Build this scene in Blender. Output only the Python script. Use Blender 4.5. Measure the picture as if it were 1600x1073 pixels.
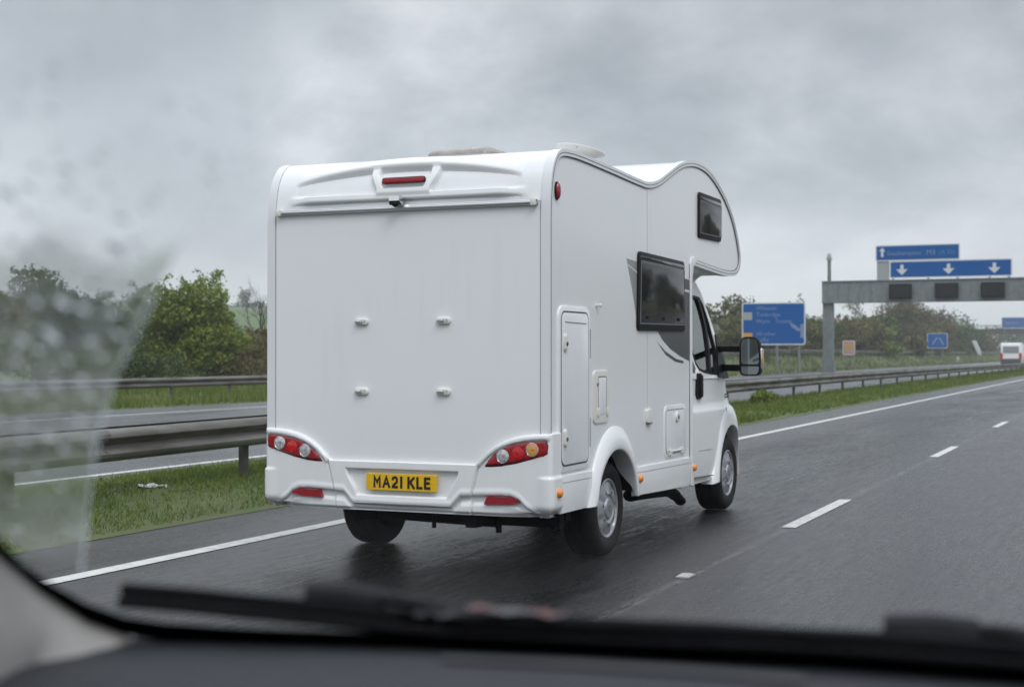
import bpy, bmesh, math, random
import numpy as np
from mathutils import Vector, Matrix

random.seed(7)
RNG = np.random.default_rng(11)
D = bpy.data
SC = bpy.context.scene
COL = SC.collection
for o in list(D.objects):
    D.objects.remove(o)

# ------------------------------------------------------------------ camera
cam = D.cameras.new('camera')
camo = D.objects.new('camera', cam)
COL.objects.link(camo)
camo.location = (0, 0, 1.45)
camo.rotation_euler = (math.radians(90.4146), 0, math.radians(23.4704))
cam.sensor_width = 36.0
cam.lens = 51.3
cam.clip_start = 0.02
cam.clip_end = 6000
cam.dof.use_dof = True
cam.dof.focus_distance = 7.7
cam.dof.aperture_fstop = 4.6
SC.camera = camo

# ------------------------------------------------------------------ world
SUN_EL, SUN_AZ = 50, 135        # azimuth clockwise from +Y (road direction)
W = D.worlds.new('World')
SC.world = W
W.use_nodes = True
nt = W.node_tree
nt.nodes.clear()


def N(t, kind, **kw):
    n = t.nodes.new(kind)
    for k, v in kw.items():
        if k.startswith('in_'):
            key = k[3:]
            key = int(key) if key.isdigit() else key.replace('_', ' ')
            n.inputs[key].default_value = v
        else:
            setattr(n, k, v)
    return n


def ramp(t, stops, interp='LINEAR'):
    r = t.nodes.new('ShaderNodeValToRGB')
    r.color_ramp.interpolation = interp
    els = r.color_ramp.elements
    while len(els) < len(stops):
        els.new(0.5)
    for e, (p, c) in zip(els, stops):
        e.position = p
        e.color = c if len(c) == 4 else (*c, 1)
    return r


tc = N(nt, 'ShaderNodeTexCoord')
sep = N(nt, 'ShaderNodeSeparateXYZ')
nt.links.new(tc.outputs['Generated'], sep.inputs[0])
zc = N(nt, 'ShaderNodeMath', operation='MAXIMUM', in_1=0.0)
nt.links.new(sep.outputs['Z'], zc.inputs[0])
za = N(nt, 'ShaderNodeMath', operation='ADD', in_1=0.45)
nt.links.new(zc.outputs[0], za.inputs[0])
dx = N(nt, 'ShaderNodeMath', operation='DIVIDE')
dy = N(nt, 'ShaderNodeMath', operation='DIVIDE')
nt.links.new(sep.outputs['X'], dx.inputs[0]); nt.links.new(za.outputs[0], dx.inputs[1])
nt.links.new(sep.outputs['Y'], dy.inputs[0]); nt.links.new(za.outputs[0], dy.inputs[1])
cmb = N(nt, 'ShaderNodeCombineXYZ')
nt.links.new(dx.outputs[0], cmb.inputs[0]); nt.links.new(dy.outputs[0], cmb.inputs[1])
mp = N(nt, 'ShaderNodeMapping', in_Location=(3.1, 1.7, 0.0), in_Rotation=(0, 0, 0.75), in_Scale=(1.0, 1.0, 1.0))
nt.links.new(cmb.outputs[0], mp.inputs[0])
n1 = N(nt, 'ShaderNodeTexNoise', in_Scale=2.6, in_Detail=8.0, in_Roughness=0.56, in_Distortion=0.15)
nt.links.new(mp.outputs[0], n1.inputs['Vector'])
n2 = N(nt, 'ShaderNodeTexNoise', in_Scale=0.9, in_Detail=3.0, in_Roughness=0.5)
nt.links.new(mp.outputs[0], n2.inputs['Vector'])
nmix = N(nt, 'ShaderNodeMixRGB', in_Fac=0.30)
nt.links.new(n1.outputs['Fac'], nmix.inputs[1]); nt.links.new(n2.outputs['Fac'], nmix.inputs[2])
cr = ramp(nt, [(0.35, (0.338, 0.374, 0.418)), (0.46, (0.472, 0.512, 0.562)), (0.54, (0.615, 0.657, 0.708)), (0.65, (0.86, 0.892, 0.935))])
nt.links.new(nmix.outputs[0], cr.inputs[0])
# pale band of thinner cloud low over the horizon
hz = N(nt, 'ShaderNodeMapRange', in_1=0.0, in_2=0.15, in_3=0.8, in_4=0.0, interpolation_type='SMOOTHSTEP')
nt.links.new(sep.outputs['Z'], hz.inputs[0])
mxh = N(nt, 'ShaderNodeMixRGB', in_Color2=(0.705, 0.75, 0.80, 1))
nt.links.new(hz.outputs[0], mxh.inputs[0]); nt.links.new(cr.outputs[0], mxh.inputs[1])
# an overcast sky is brightest overhead
zen = N(nt, 'ShaderNodeMapRange', in_1=0.27, in_2=0.7, in_3=1.0, in_4=2.9, interpolation_type='SMOOTHSTEP')
nt.links.new(sep.outputs['Z'], zen.inputs[0])
low = N(nt, 'ShaderNodeMapRange', in_1=0.13, in_2=0.25, in_3=1.0, in_4=0.84, interpolation_type='SMOOTHSTEP')
nt.links.new(sep.outputs['Z'], low.inputs[0])
zl = N(nt, 'ShaderNodeMath', operation='MULTIPLY')
nt.links.new(zen.outputs[0], zl.inputs[0]); nt.links.new(low.outputs[0], zl.inputs[1])
bgc = N(nt, 'ShaderNodeBackground')
nt.links.new(mxh.outputs[0], bgc.inputs['Color']); nt.links.new(zl.outputs[0], bgc.inputs['Strength'])
sky = N(nt, 'ShaderNodeTexSky', sky_type='NISHITA', sun_disc=False)
sky.sun_elevation = math.radians(SUN_EL)
sky.sun_rotation = math.radians(SUN_AZ)
bgs = N(nt, 'ShaderNodeBackground', in_Strength=0.07)
nt.links.new(sky.outputs[0], bgs.inputs['Color'])
mxs = N(nt, 'ShaderNodeMixShader', in_0=0.93)
nt.links.new(bgs.outputs[0], mxs.inputs[1]); nt.links.new(bgc.outputs[0], mxs.inputs[2])
wo = N(nt, 'ShaderNodeOutputWorld')
nt.links.new(mxs.outputs[0], wo.inputs[0])

# ------------------------------------------------------------------ sun
sl = D.lights.new('sun', 'SUN')
sl.energy = 0.9
sl.angle = math.radians(25)
sl.color = (1.0, 0.985, 0.965)
so = D.objects.new('sun', sl)
COL.objects.link(so)
az, el = math.radians(SUN_AZ), math.radians(SUN_EL)
sdir = Vector((math.sin(az) * math.cos(el), math.cos(az) * math.cos(el), math.sin(el)))
so.rotation_euler = (-sdir).to_track_quat('-Z', 'Y').to_euler()

SC.view_settings.view_transform = 'Standard'
SC.view_settings.look = 'None'
SC.view_settings.exposure = 0.12
SC.view_settings.gamma = 1.0
SC.render.engine = 'CYCLES'
SC.cycles.max_bounces = 8
SC.cycles.diffuse_bounces = 3
SC.cycles.glossy_bounces = 4
SC.cycles.transparent_max_bounces = 16
SC.cycles.transmission_bounces = 6
SC.cycles.volume_bounces = 1
SC.cycles.use_denoising = True
SC.cycles.caustics_reflective = False
SC.cycles.caustics_refractive = False


# ------------------------------------------------------------------ materials
def mat(name, color, rough=0.5, metal=0.0, coat=0.0, spec=0.5, trans=0.0, alpha=1.0):
    m = D.materials.new(name)
    m.use_nodes = True
    b = m.node_tree.nodes['Principled BSDF']
    b.inputs['Base Color'].default_value = (*color, 1)
    b.inputs['Roughness'].default_value = rough
    b.inputs['Metallic'].default_value = metal
    b.inputs['Coat Weight'].default_value = coat
    b.inputs['Coat Roughness'].default_value = 0.08
    b.inputs['Specular IOR Level'].default_value = spec
    b.inputs['Transmission Weight'].default_value = trans
    b.inputs['Alpha'].default_value = alpha
    return m


def noisy(name, c1, c2, scale=(1, 1, 1), nscale=5.0, rough=(0.5, 0.6), lo=0.35, hi=0.65, detail=5, bump=0.0, metal=0.0,
          coat=0.0, spec=0.5, nrough=0.55, bdist=0.01, rot=(0, 0, 0)):
    """principled material whose colour, gloss and relief follow one noise in object space"""
    m = mat(name, c1, rough[0], metal, coat, spec)
    t = m.node_tree
    b = t.nodes['Principled BSDF']
    g = N(t, 'ShaderNodeTexCoord')
    mp_ = N(t, 'ShaderNodeMapping', in_Scale=scale, in_Rotation=rot)
    t.links.new(g.outputs['Object'], mp_.inputs[0])
    n = N(t, 'ShaderNodeTexNoise', in_Scale=nscale, in_Detail=float(detail), in_Roughness=nrough)
    t.links.new(mp_.outputs[0], n.inputs['Vector'])
    r = ramp(t, [(lo, c1), (hi, c2)])
    t.links.new(n.outputs['Fac'], r.inputs[0])
    t.links.new(r.outputs[0], b.inputs['Base Color'])
    rr = N(t, 'ShaderNodeMapRange', in_1=lo, in_2=hi, in_3=rough[0], in_4=rough[1])
    t.links.new(n.outputs['Fac'], rr.inputs[0])
    t.links.new(rr.outputs[0], b.inputs['Roughness'])
    if bump:
        bp = N(t, 'ShaderNodeBump', in_Strength=bump, in_Distance=bdist)
        t.links.new(n.outputs['Fac'], bp.inputs['Height'])
        t.links.new(bp.outputs[0], b.inputs['Normal'])
    return m


def white_paint(name, base=(0.80, 0.81, 0.82), dirt=(0.66, 0.665, 0.665), rough=0.22, amount=0.55):
    """white panel paint with faint vertical rain streaks and road film near the ground"""
    m = mat(name, base, rough, coat=0.25)
    t = m.node_tree
    b = t.nodes['Principled BSDF']
    g = N(t, 'ShaderNodeTexCoord')
    mp_ = N(t, 'ShaderNodeMapping', in_Scale=(6, 6, 0.5))
    t.links.new(g.outputs['Object'], mp_.inputs[0])
    n = N(t, 'ShaderNodeTexNoise', in_Scale=2.0, in_Detail=6.0, in_Roughness=0.62)
    t.links.new(mp_.outputs[0], n.inputs['Vector'])
    n2 = N(t, 'ShaderNodeTexNoise', in_Scale=1.3, in_Detail=4.0)
    t.links.new(g.outputs['Object'], n2.inputs['Vector'])
    r = N(t, 'ShaderNodeMapRange', in_1=0.5, in_2=0.85, in_3=0.0, in_4=0.45)
    t.links.new(n.outputs['Fac'], r.inputs[0])
    r2 = N(t, 'ShaderNodeMapRange', in_1=0.42, in_2=0.66, in_3=0.0, in_4=1.0)
    t.links.new(n2.outputs['Fac'], r2.inputs[0])
    mu = N(t, 'ShaderNodeMath', operation='MULTIPLY')
    t.links.new(r.outputs[0], mu.inputs[0]); t.links.new(r2.outputs[0], mu.inputs[1])
    s = N(t, 'ShaderNodeSeparateXYZ')
    t.links.new(g.outputs['Object'], s.inputs[0])
    low = N(t, 'ShaderNodeMapRange', in_1=0.35, in_2=1.15, in_3=0.75, in_4=0.0)
    t.links.new(s.outputs['Z'], low.inputs[0])
    nl = N(t, 'ShaderNodeTexNoise', in_Scale=2.6, in_Detail=7.0, in_Roughness=0.65)
    t.links.new(mp_.outputs[0], nl.inputs['Vector'])
    ml = N(t, 'ShaderNodeMath', operation='MULTIPLY')
    t.links.new(low.outputs[0], ml.inputs[0]); t.links.new(nl.outputs['Fac'], ml.inputs[1])
    ad = N(t, 'ShaderNodeMath', operation='MAXIMUM')
    t.links.new(mu.outputs[0], ad.inputs[0]); t.links.new(ml.outputs[0], ad.inputs[1])
    sc = N(t, 'ShaderNodeMath', operation='MULTIPLY', in_1=amount, use_clamp=True)
    t.links.new(ad.outputs[0], sc.inputs[0])
    mx = N(t, 'ShaderNodeMixRGB', in_Color1=(*base, 1), in_Color2=(dirt[0] * 0.72, dirt[1] * 0.72, dirt[2] * 0.70, 1))
    t.links.new(sc.outputs[0], mx.inputs[0])
    t.links.new(mx.outputs[0], b.inputs['Base Color'])
    rg = N(t, 'ShaderNodeMapRange', in_1=0.3, in_2=0.7, in_3=rough - 0.02, in_4=rough + 0.04)
    t.links.new(n.outputs['Fac'], rg.inputs[0])
    t.links.new(rg.outputs[0], b.inputs['Roughness'])
    bp = N(t, 'ShaderNodeBump', in_Strength=0.05, in_Distance=0.02)
    n3 = N(t, 'ShaderNodeTexNoise', in_Scale=2.0, in_Detail=1.0)
    t.links.new(g.outputs['Object'], n3.inputs['Vector'])
    t.links.new(n3.outputs['Fac'], bp.inputs['Height'])
    t.links.new(bp.outputs[0], b.inputs['Normal'])
    return m


M = {}
M['paint'] = white_paint('white_panel')
M['gel'] = white_paint('white_moulding', (0.82, 0.83, 0.835), rough=0.2, amount=0.45)
M['cabpaint'] = white_paint('white_cab', (0.82, 0.83, 0.835), rough=0.16, amount=0.4)
M['trim'] = mat('trim_white', (0.74, 0.75, 0.76), 0.3)
M['alu'] = mat('aluminium', (0.62, 0.63, 0.64), 0.32, 0.85)
M['seam'] = mat('seam', (0.06, 0.062, 0.066), 0.6)
M['gasket'] = mat('gasket', (0.13, 0.135, 0.14), 0.6)
M['palegasket'] = mat('pale_gasket', (0.36, 0.37, 0.39), 0.6)
M['softseam'] = mat('soft_seam', (0.30, 0.31, 0.33), 0.6)
M['cream'] = mat('cream_plastic', (0.72, 0.71, 0.66), 0.4)
M['rubber'] = noisy('rubber', (0.004, 0.004, 0.0045), (0.008, 0.008, 0.009), nscale=30, rough=(0.6, 0.8), spec=0.06)
M['tyre'] = noisy('tyre', (0.010, 0.010, 0.011), (0.024, 0.0235, 0.023), nscale=14, rough=(0.6, 0.85), bump=0.25, spec=0.2)
M['hub'] = noisy('hubcap', (0.42, 0.43, 0.45), (0.30, 0.31, 0.33), nscale=12, rough=(0.28, 0.5), metal=0.55)
M['hubdark'] = mat('hub_recess', (0.10, 0.10, 0.105), 0.5, 0.3)
M['blackplastic'] = noisy('black_plastic', (0.007, 0.0075, 0.009), (0.013, 0.014, 0.016), nscale=40, rough=(0.4, 0.55), spec=0.15)
M['under'] = noisy('underbody', (0.006, 0.006, 0.007), (0.014, 0.013, 0.013), nscale=9, rough=(0.7, 0.9), spec=0.15)
M['winframe'] = mat('window_frame_black', (0.006, 0.0065, 0.007), 0.45, spec=0.2)
M['tint'] = noisy('tinted_acrylic', (0.014, 0.015, 0.016), (0.034, 0.035, 0.036), nscale=3.0, rough=(0.05, 0.10), spec=0.5)
M['decal'] = mat('grey_decal', (0.075, 0.077, 0.084), 0.35)
M['decal_light'] = mat('pale_grey_decal', (0.27, 0.28, 0.30), 0.35)
M['red'] = noisy('red_lens', (0.40, 0.006, 0.014), (0.20, 0.003, 0.008), nscale=55, rough=(0.12, 0.2), coat=0.6, lo=0.4, hi=0.66)
M['red2'] = noisy('red_bulb_lens', (0.62, 0.010, 0.014), (0.36, 0.006, 0.010), nscale=50, rough=(0.08, 0.15), coat=0.6, lo=0.4, hi=0.66)
M['redrefl'] = noisy('red_reflector', (0.24, 0.008, 0.018), (0.32, 0.012, 0.022), nscale=180, rough=(0.2, 0.3), coat=0.3)
M['darkred'] = mat('dark_lens_edge', (0.035, 0.004, 0.006), 0.3)
M['amber'] = mat('amber_lens', (0.80, 0.25, 0.015), 0.1, coat=0.6)
M['amberdim'] = mat('amber_bulb_lens', (0.62, 0.33, 0.12), 0.12, coat=0.6)
M['clearlens'] = noisy('clear_lens', (0.45, 0.45, 0.46), (0.80, 0.80, 0.82), nscale=45, rough=(0.08, 0.2), metal=0.5)
M['plate'] = mat('plate_yellow', (0.78, 0.47, 0.012), 0.32)
M['plateblack'] = mat('plate_black', (0.012, 0.012, 0.012), 0.4)
M['mirror'] = mat('mirror_glass', (0.30, 0.34, 0.34), 0.04, 1.0)
M['chrome'] = mat('chrome', (0.75, 0.75, 0.76), 0.12, 1.0)
M['smoke'] = noisy('rooflight_dome', (0.23, 0.21, 0.19), (0.33, 0.31, 0.28), nscale=8, rough=(0.2, 0.35))
M['steel'] = noisy('galvanised', (0.165, 0.155, 0.142), (0.075, 0.068, 0.058), scale=(1, 0.16, 1), nscale=5.0, rough=(0.5, 0.7), metal=0.1, lo=0.40, hi=0.68, detail=7, spec=0.35)
M['steeldark'] = noisy('weathered_post', (0.10, 0.095, 0.088), (0.06, 0.055, 0.05), nscale=6, rough=(0.6, 0.8))
M['gantry'] = noisy('gantry_grey', (0.19, 0.215, 0.215), (0.14, 0.165, 0.165), scale=(1.6, 1, 1), nscale=2.0, rough=(0.5, 0.6))
M['signblue'] = mat('sign_blue', (0.0, 0.088, 0.32), 0.6, spec=0.02)
M['signwhite'] = mat('sign_white', (0.62, 0.64, 0.66), 0.45)
M['signtext'] = mat('sign_lettering', (0.20, 0.27, 0.42), 0.6, spec=0.05)
M['signteal'] = mat('sign_teal_lettering', (0.06, 0.26, 0.38), 0.6, spec=0.05)
M['signorange'] = mat('sign_orange', (0.62, 0.30, 0.03), 0.45)
M['signback'] = mat('sign_grey', (0.33, 0.35, 0.35), 0.5)
M['matrix'] = mat('matrix_face', (0.006, 0.007, 0.009), 0.6, spec=0.1)
M['concrete'] = noisy('concrete', (0.05, 0.05, 0.052), (0.035, 0.035, 0.036), nscale=1.2, rough=(0.7, 0.85))
M['dash'] = noisy('dash_plastic', (0.021, 0.0225, 0.027), (0.029, 0.0305, 0.036), nscale=60, rough=(0.6, 0.75), spec=0.25)
M['vent'] = mat('dash_vent', (0.02, 0.02, 0.022), 0.6)
M['pillar'] = noisy('pillar_trim', (0.30, 0.285, 0.27), (0.34, 0.325, 0.31), nscale=18, rough=(0.7, 0.85))
M['frit'] = mat('frit_black', (0.002, 0.002, 0.0025), 0.7, spec=0.0)
M['cowl'] = noisy('wet_cowl', (0.004, 0.0042, 0.005), (0.012, 0.013, 0.016), nscale=26, rough=(0.4, 0.7), bump=0.5, bdist=0.004, spec=0.07)
M['bonnet'] = mat('bonnet_paint', (0.05, 0.055, 0.065), 0.2, coat=0.5)
M['bark'] = noisy('bark', (0.055, 0.045, 0.036), (0.09, 0.078, 0.062), nscale=9, rough=(0.8, 0.95))
M['studpale'] = mat('stud_pale', (0.42, 0.41, 0.38), 0.5)
M['litter'] = mat('litter_white', (0.72, 0.73, 0.74), 0.45)


def glass_mat(name, tint, glossy=0.12):
    m = D.materials.new(name)
    m.use_nodes = True
    t = m.node_tree
    t.nodes.clear()
    tr = N(t, 'ShaderNodeBsdfTransparent', in_Color=(*tint, 1))
    gl = N(t, 'ShaderNodeBsdfGlossy', in_Roughness=0.03)
    gl.inputs['Color'].default_value = (0.9, 0.95, 0.93, 1)
    fr = N(t, 'ShaderNodeFresnel', in_IOR=1.5)
    ad = N(t, 'ShaderNodeMath', operation='ADD', in_1=glossy, use_clamp=True)
    t.links.new(fr.outputs[0], ad.inputs[0])
    mx = N(t, 'ShaderNodeMixShader')
    t.links.new(ad.outputs[0], mx.inputs[0]); t.links.new(tr.outputs[0], mx.inputs[1]); t.links.new(gl.outputs[0], mx.inputs[2])
    o = N(t, 'ShaderNodeOutputMaterial')
    t.links.new(mx.outputs[0], o.inputs[0])
    return m


M['cabglass'] = glass_mat('cab_glass', (0.62, 0.74, 0.70))


def leaf_mat(name, c1, c2, c3, scale=3.0, transl=0.3):
    m = D.materials.new(name)
    m.use_nodes = True
    t = m.node_tree
    b = t.nodes['Principled BSDF']
    b.inputs['Roughness'].default_value = 0.55
    b.inputs['Specular IOR Level'].default_value = 0.3
    g = N(t, 'ShaderNodeNewGeometry')
    n = N(t, 'ShaderNodeTexNoise', in_Scale=scale, in_Detail=4.0, in_Roughness=0.75)
    t.links.new(g.outputs['Position'], n.inputs['Vector'])
    r = ramp(t, [(0.30, c1), (0.50, c2), (0.70, c3)])
    t.links.new(n.outputs['Fac'], r.inputs[0])
    rnd = N(t, 'ShaderNodeMapRange', in_1=0.0, in_2=1.0, in_3=0.65, in_4=1.35)
    t.links.new(g.outputs['Random Per Island'], rnd.inputs[0])
    mx = N(t, 'ShaderNodeVectorMath', operation='SCALE')
    t.links.new(r.outputs[0], mx.inputs[0]); t.links.new(rnd.outputs[0], mx.inputs['Scale'])
    t.links.new(mx.outputs[0], b.inputs['Base Color'])
    tr = N(t, 'ShaderNodeBsdfTranslucent')
    t.links.new(mx.outputs[0], tr.inputs['Color'])
    ms = N(t, 'ShaderNodeMixShader', in_0=transl)
    t.links.new(b.outputs[0], ms.inputs[1]); t.links.new(tr.outputs[0], ms.inputs[2])
    t.links.new(ms.outputs[0], t.nodes['Material Output'].inputs[0])
    return m


M['leaf_green'] = leaf_mat('leaves_green', (0.066, 0.104, 0.016), (0.155, 0.205, 0.028), (0.280, 0.310, 0.050), 1.3)
M['leaf_dark'] = leaf_mat('leaves_dark', (0.036, 0.064, 0.020), (0.066, 0.100, 0.028), (0.115, 0.145, 0.042), 1.1)
M['leaf_brown'] = leaf_mat('leaves_brown', (0.075, 0.066, 0.032), (0.140, 0.118, 0.048), (0.19, 0.170, 0.068), 1.2)
M['leaf_olive'] = leaf_mat('leaves_olive', (0.062, 0.068, 0.024), (0.125, 0.125, 0.038), (0.20, 0.185, 0.062), 0.7)
M['twig'] = leaf_mat('twigs_bare', (0.055, 0.048, 0.042), (0.080, 0.070, 0.060), (0.105, 0.092, 0.075), 0.8, 0.1)
M['grass'] = leaf_mat('grass_blades', (0.070, 0.102, 0.018), (0.118, 0.168, 0.026), (0.195, 0.215, 0.055), 0.9)
M['grass_far'] = leaf_mat('grass_far', (0.075, 0.105, 0.028), (0.115, 0.150, 0.040), (0.185, 0.185, 0.075), 0.35)
M['soil'] = noisy('verge_turf', (0.055, 0.095, 0.018), (0.100, 0.100, 0.042), nscale=1.3, rough=(0.85, 0.95), detail=8, bump=0.6, bdist=0.05)
M['field'] = noisy('field_turf', (0.055, 0.105, 0.030), (0.085, 0.125, 0.040), nscale=0.05, rough=(0.9, 0.95), detail=8)


def asphalt(name, dark, pale, joints=()):
    """wet tarmac: chippings, grooves worn along the lane, slick wheel tracks and a pale worn joint at each lane line"""
    m = D.materials.new(name)
    m.use_nodes = True
    t = m.node_tree
    b = t.nodes['Principled BSDF']
    g = N(t, 'ShaderNodeTexCoord')

    def noise(scale, det, rgh, sx=1.0, sy=1.0):
        mp_ = N(t, 'ShaderNodeMapping', in_Scale=(sx, sy, 1))
        t.links.new(g.outputs['Object'], mp_.inputs[0])
        n = N(t, 'ShaderNodeTexNoise', in_Scale=scale, in_Detail=float(det), in_Roughness=rgh)
        t.links.new(mp_.outputs[0], n.inputs['Vector'])
        return n

    def mix(f, a, c):
        x = N(t, 'ShaderNodeMixRGB', in_Fac=f)
        t.links.new(a, x.inputs[1]); t.links.new(c, x.inputs[2])
        return x.outputs[0]
    ns = noise(1.0, 5, 0.7, 16, 1.5)
    nf = noise(26.0, 5, 0.75, 1, 0.30)
    nb = noise(0.5, 5, 0.6, 1.6, 0.3)
    nc = noise(90.0, 2, 0.6)
    a1 = mix(0.5, ns.outputs['Fac'], nf.outputs['Fac'])
    a2 = mix(0.48, a1, nb.outputs['Fac'])
    r = ramp(t, [(0.38, dark), (0.50, tuple(0.6 * a + 0.4 * c for a, c in zip(dark, pale))), (0.63, pale)])
    t.links.new(a2, r.inputs[0])
    col = r.outputs[0]
    sx = N(t, 'ShaderNodeSeparateXYZ')
    t.links.new(g.outputs['Object'], sx.inputs[0])
    for jx in joints:
        d0 = N(t, 'ShaderNodeMath', operation='SUBTRACT', in_1=jx)
        t.links.new(sx.outputs['X'], d0.inputs[0])
        d1 = N(t, 'ShaderNodeMath', operation='ABSOLUTE')
        t.links.new(d0.outputs[0], d1.inputs[0])
        k = N(t, 'ShaderNodeMapRange', in_1=0.012, in_2=0.055, in_3=1.0, in_4=0.0)
        t.links.new(d1.outputs[0], k.inputs[0])
        k2 = N(t, 'ShaderNodeMapRange', in_1=0.47, in_2=0.60, in_3=0.0, in_4=0.7)
        t.links.new(a1, k2.inputs[0])
        k3 = N(t, 'ShaderNodeMath', operation='MULTIPLY')
        t.links.new(k.outputs[0], k3.inputs[0]); t.links.new(k2.outputs[0], k3.inputs[1])
        mx = N(t, 'ShaderNodeMixRGB', in_Color2=(0.22, 0.22, 0.225, 1))
        t.links.new(k3.outputs[0], mx.inputs[0]); t.links.new(col, mx.inputs[1])
        col = mx.outputs[0]
    # shade under and behind the motorhome, painted into its lane as a darker band
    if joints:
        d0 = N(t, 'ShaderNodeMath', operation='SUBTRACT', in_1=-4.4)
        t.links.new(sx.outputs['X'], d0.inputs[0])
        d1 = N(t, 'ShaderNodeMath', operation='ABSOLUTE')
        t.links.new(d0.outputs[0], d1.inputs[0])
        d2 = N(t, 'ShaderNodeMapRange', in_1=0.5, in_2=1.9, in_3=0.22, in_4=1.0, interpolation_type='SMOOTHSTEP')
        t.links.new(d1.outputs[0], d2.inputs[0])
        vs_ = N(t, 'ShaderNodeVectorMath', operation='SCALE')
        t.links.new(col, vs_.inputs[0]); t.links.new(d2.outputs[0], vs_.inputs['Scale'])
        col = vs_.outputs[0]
    t.links.new(col, b.inputs['Base Color'])
    rg = N(t, 'ShaderNodeMapRange', in_1=0.38, in_2=0.62, in_3=0.13, in_4=0.50)
    t.links.new(a2, rg.inputs[0])
    t.links.new(rg.outputs[0], b.inputs['Roughness'])
    sp = N(t, 'ShaderNodeMapRange', in_1=0.36, in_2=0.64, in_3=0.60, in_4=0.14)
    t.links.new(a1, sp.inputs[0])
    t.links.new(sp.outputs[0], b.inputs['Specular IOR Level'])
    hb = mix(0.35, a1, nc.outputs['Fac'])
    bp = N(t, 'ShaderNodeBump', in_Strength=0.7, in_Distance=0.013)
    t.links.new(hb, bp.inputs['Height'])
    t.links.new(bp.outputs[0], b.inputs['Normal'])
    return m


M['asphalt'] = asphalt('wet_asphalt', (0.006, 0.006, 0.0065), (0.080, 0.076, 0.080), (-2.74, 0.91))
M['asphalt_far'] = asphalt('wet_asphalt_far', (0.035, 0.036, 0.040), (0.080, 0.080, 0.086))
M['line'] = noisy('road_paint', (0.60, 0.60, 0.57), (0.36, 0.36, 0.35), nscale=9, rough=(0.45, 0.6), lo=0.45, hi=0.75, detail=8)


# ------------------------------------------------------------------ mesh helpers
def link(name, me, m, parent=None, smooth=40):
    o = D.objects.new(name, me)
    COL.objects.link(o)
    ms = m if isinstance(m, (list, tuple)) else [m]
    for k in ms:
        me.materials.append(M[k] if isinstance(k, str) else k)
    if smooth and len(me.polygons):
        me.polygons.foreach_set('use_smooth', [True] * len(me.polygons))
        me.set_sharp_from_angle(angle=math.radians(smooth))
    if parent is not None:
        o.parent = parent
    return o


class MB:
    """collects shapes into one mesh"""
    def __init__(self):
        self.v, self.f, self.mi = [], [], []

    def add(self, vs, fs, mi=0):
        b = len(self.v)
        self.v += [tuple(map(float, p)) for p in vs]
        self.f += [tuple(b + i for i in f) for f in fs]
        self.mi += [mi] * len(fs)

    def box(self, x0, x1, y0, y1, z0, z1, mi=0):
        vs = [(x, y, z) for x in (x0, x1) for y in (y0, y1) for z in (z0, z1)]
        self.add(vs, [(0, 1, 3, 2), (4, 6, 7, 5), (0, 4, 5, 1), (2, 3, 7, 6), (0, 2, 6, 4), (1, 5, 7, 3)], mi)

    def tube(self, pts, r, n=10, cap=True, mi=0, flat=1.0):
        pts = [Vector(p) for p in pts]
        rs = r if isinstance(r, (list, tuple)) else [r] * len(pts)
        vs, fs = [], []
        for i, p in enumerate(pts):
            t = (pts[min(i + 1, len(pts) - 1)] - pts[max(i - 1, 0)]).normalized()
            up = Vector((0, 0, 1)) if abs(t.z) < 0.95 else Vector((0, 1, 0))
            a = t.cross(up).normalized()
            c = a.cross(t).normalized()
            for k in range(n):
                th = 2 * math.pi * k / n
                vs.append(p + (a * math.cos(th) + c * math.sin(th) * flat) * rs[i])
        for i in range(len(pts) - 1):
            for k in range(n):
                k2 = (k + 1) % n
                fs.append((i * n + k, i * n + k2, (i + 1) * n + k2, (i + 1) * n + k))
        if cap:
            fs.append(tuple(range(n))[::-1])
            fs.append(tuple((len(pts) - 1) * n + k for k in range(n)))
        self.add(vs, fs, mi)

    def grid(self, rows, mi=0, flip=False):
        n = len(rows[0])
        vs = [p for r in rows for p in r]
        fs = []
        for i in range(len(rows) - 1):
            for k in range(n - 1):
                f = (i * n + k, i * n + k + 1, (i + 1) * n + k + 1, (i + 1) * n + k)
                fs.append(f[::-1] if flip else f)
        self.add(vs, fs, mi)

    def lathe(self, prof, centre, axis='x', n=40, mi=0, sign=1):
        """prof: (offset along axis, radius)"""
        vs, fs = [], []
        for a, r in prof:
            for k in range(n):
                th = 2 * math.pi * k / n
                c, s = r * math.cos(th), r * math.sin(th)
                d = {'x': (a * sign, c, s), 'y': (c, a * sign, s), 'z': (c, s, a * sign)}[axis]
                vs.append(tuple(centre[i] + d[i] for i in range(3)))
        for i in range(len(prof) - 1):
            for k in range(n):
                k2 = (k + 1) % n
                fs.append((i * n + k, i * n + k2, (i + 1) * n + k2, (i + 1) * n + k))
        self.add(vs, fs, mi)

    def mesh(self, name, weld=False):
        me = D.meshes.new(name)
        me.from_pydata(self.v, [], self.f)
        me.polygons.foreach_set('material_index', self.mi)
        bm = bmesh.new()
        bm.from_mesh(me)
        if weld:
            bmesh.ops.remove_doubles(bm, verts=bm.verts, dist=1e-5)
        bmesh.ops.recalc_face_normals(bm, faces=bm.faces)
        bm.to_mesh(me)
        bm.free()
        return me

    def build(self, name, m, parent=None, smooth=40, weld=False):
        return link(name, self.mesh(name, weld), m, parent, smooth)


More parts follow.
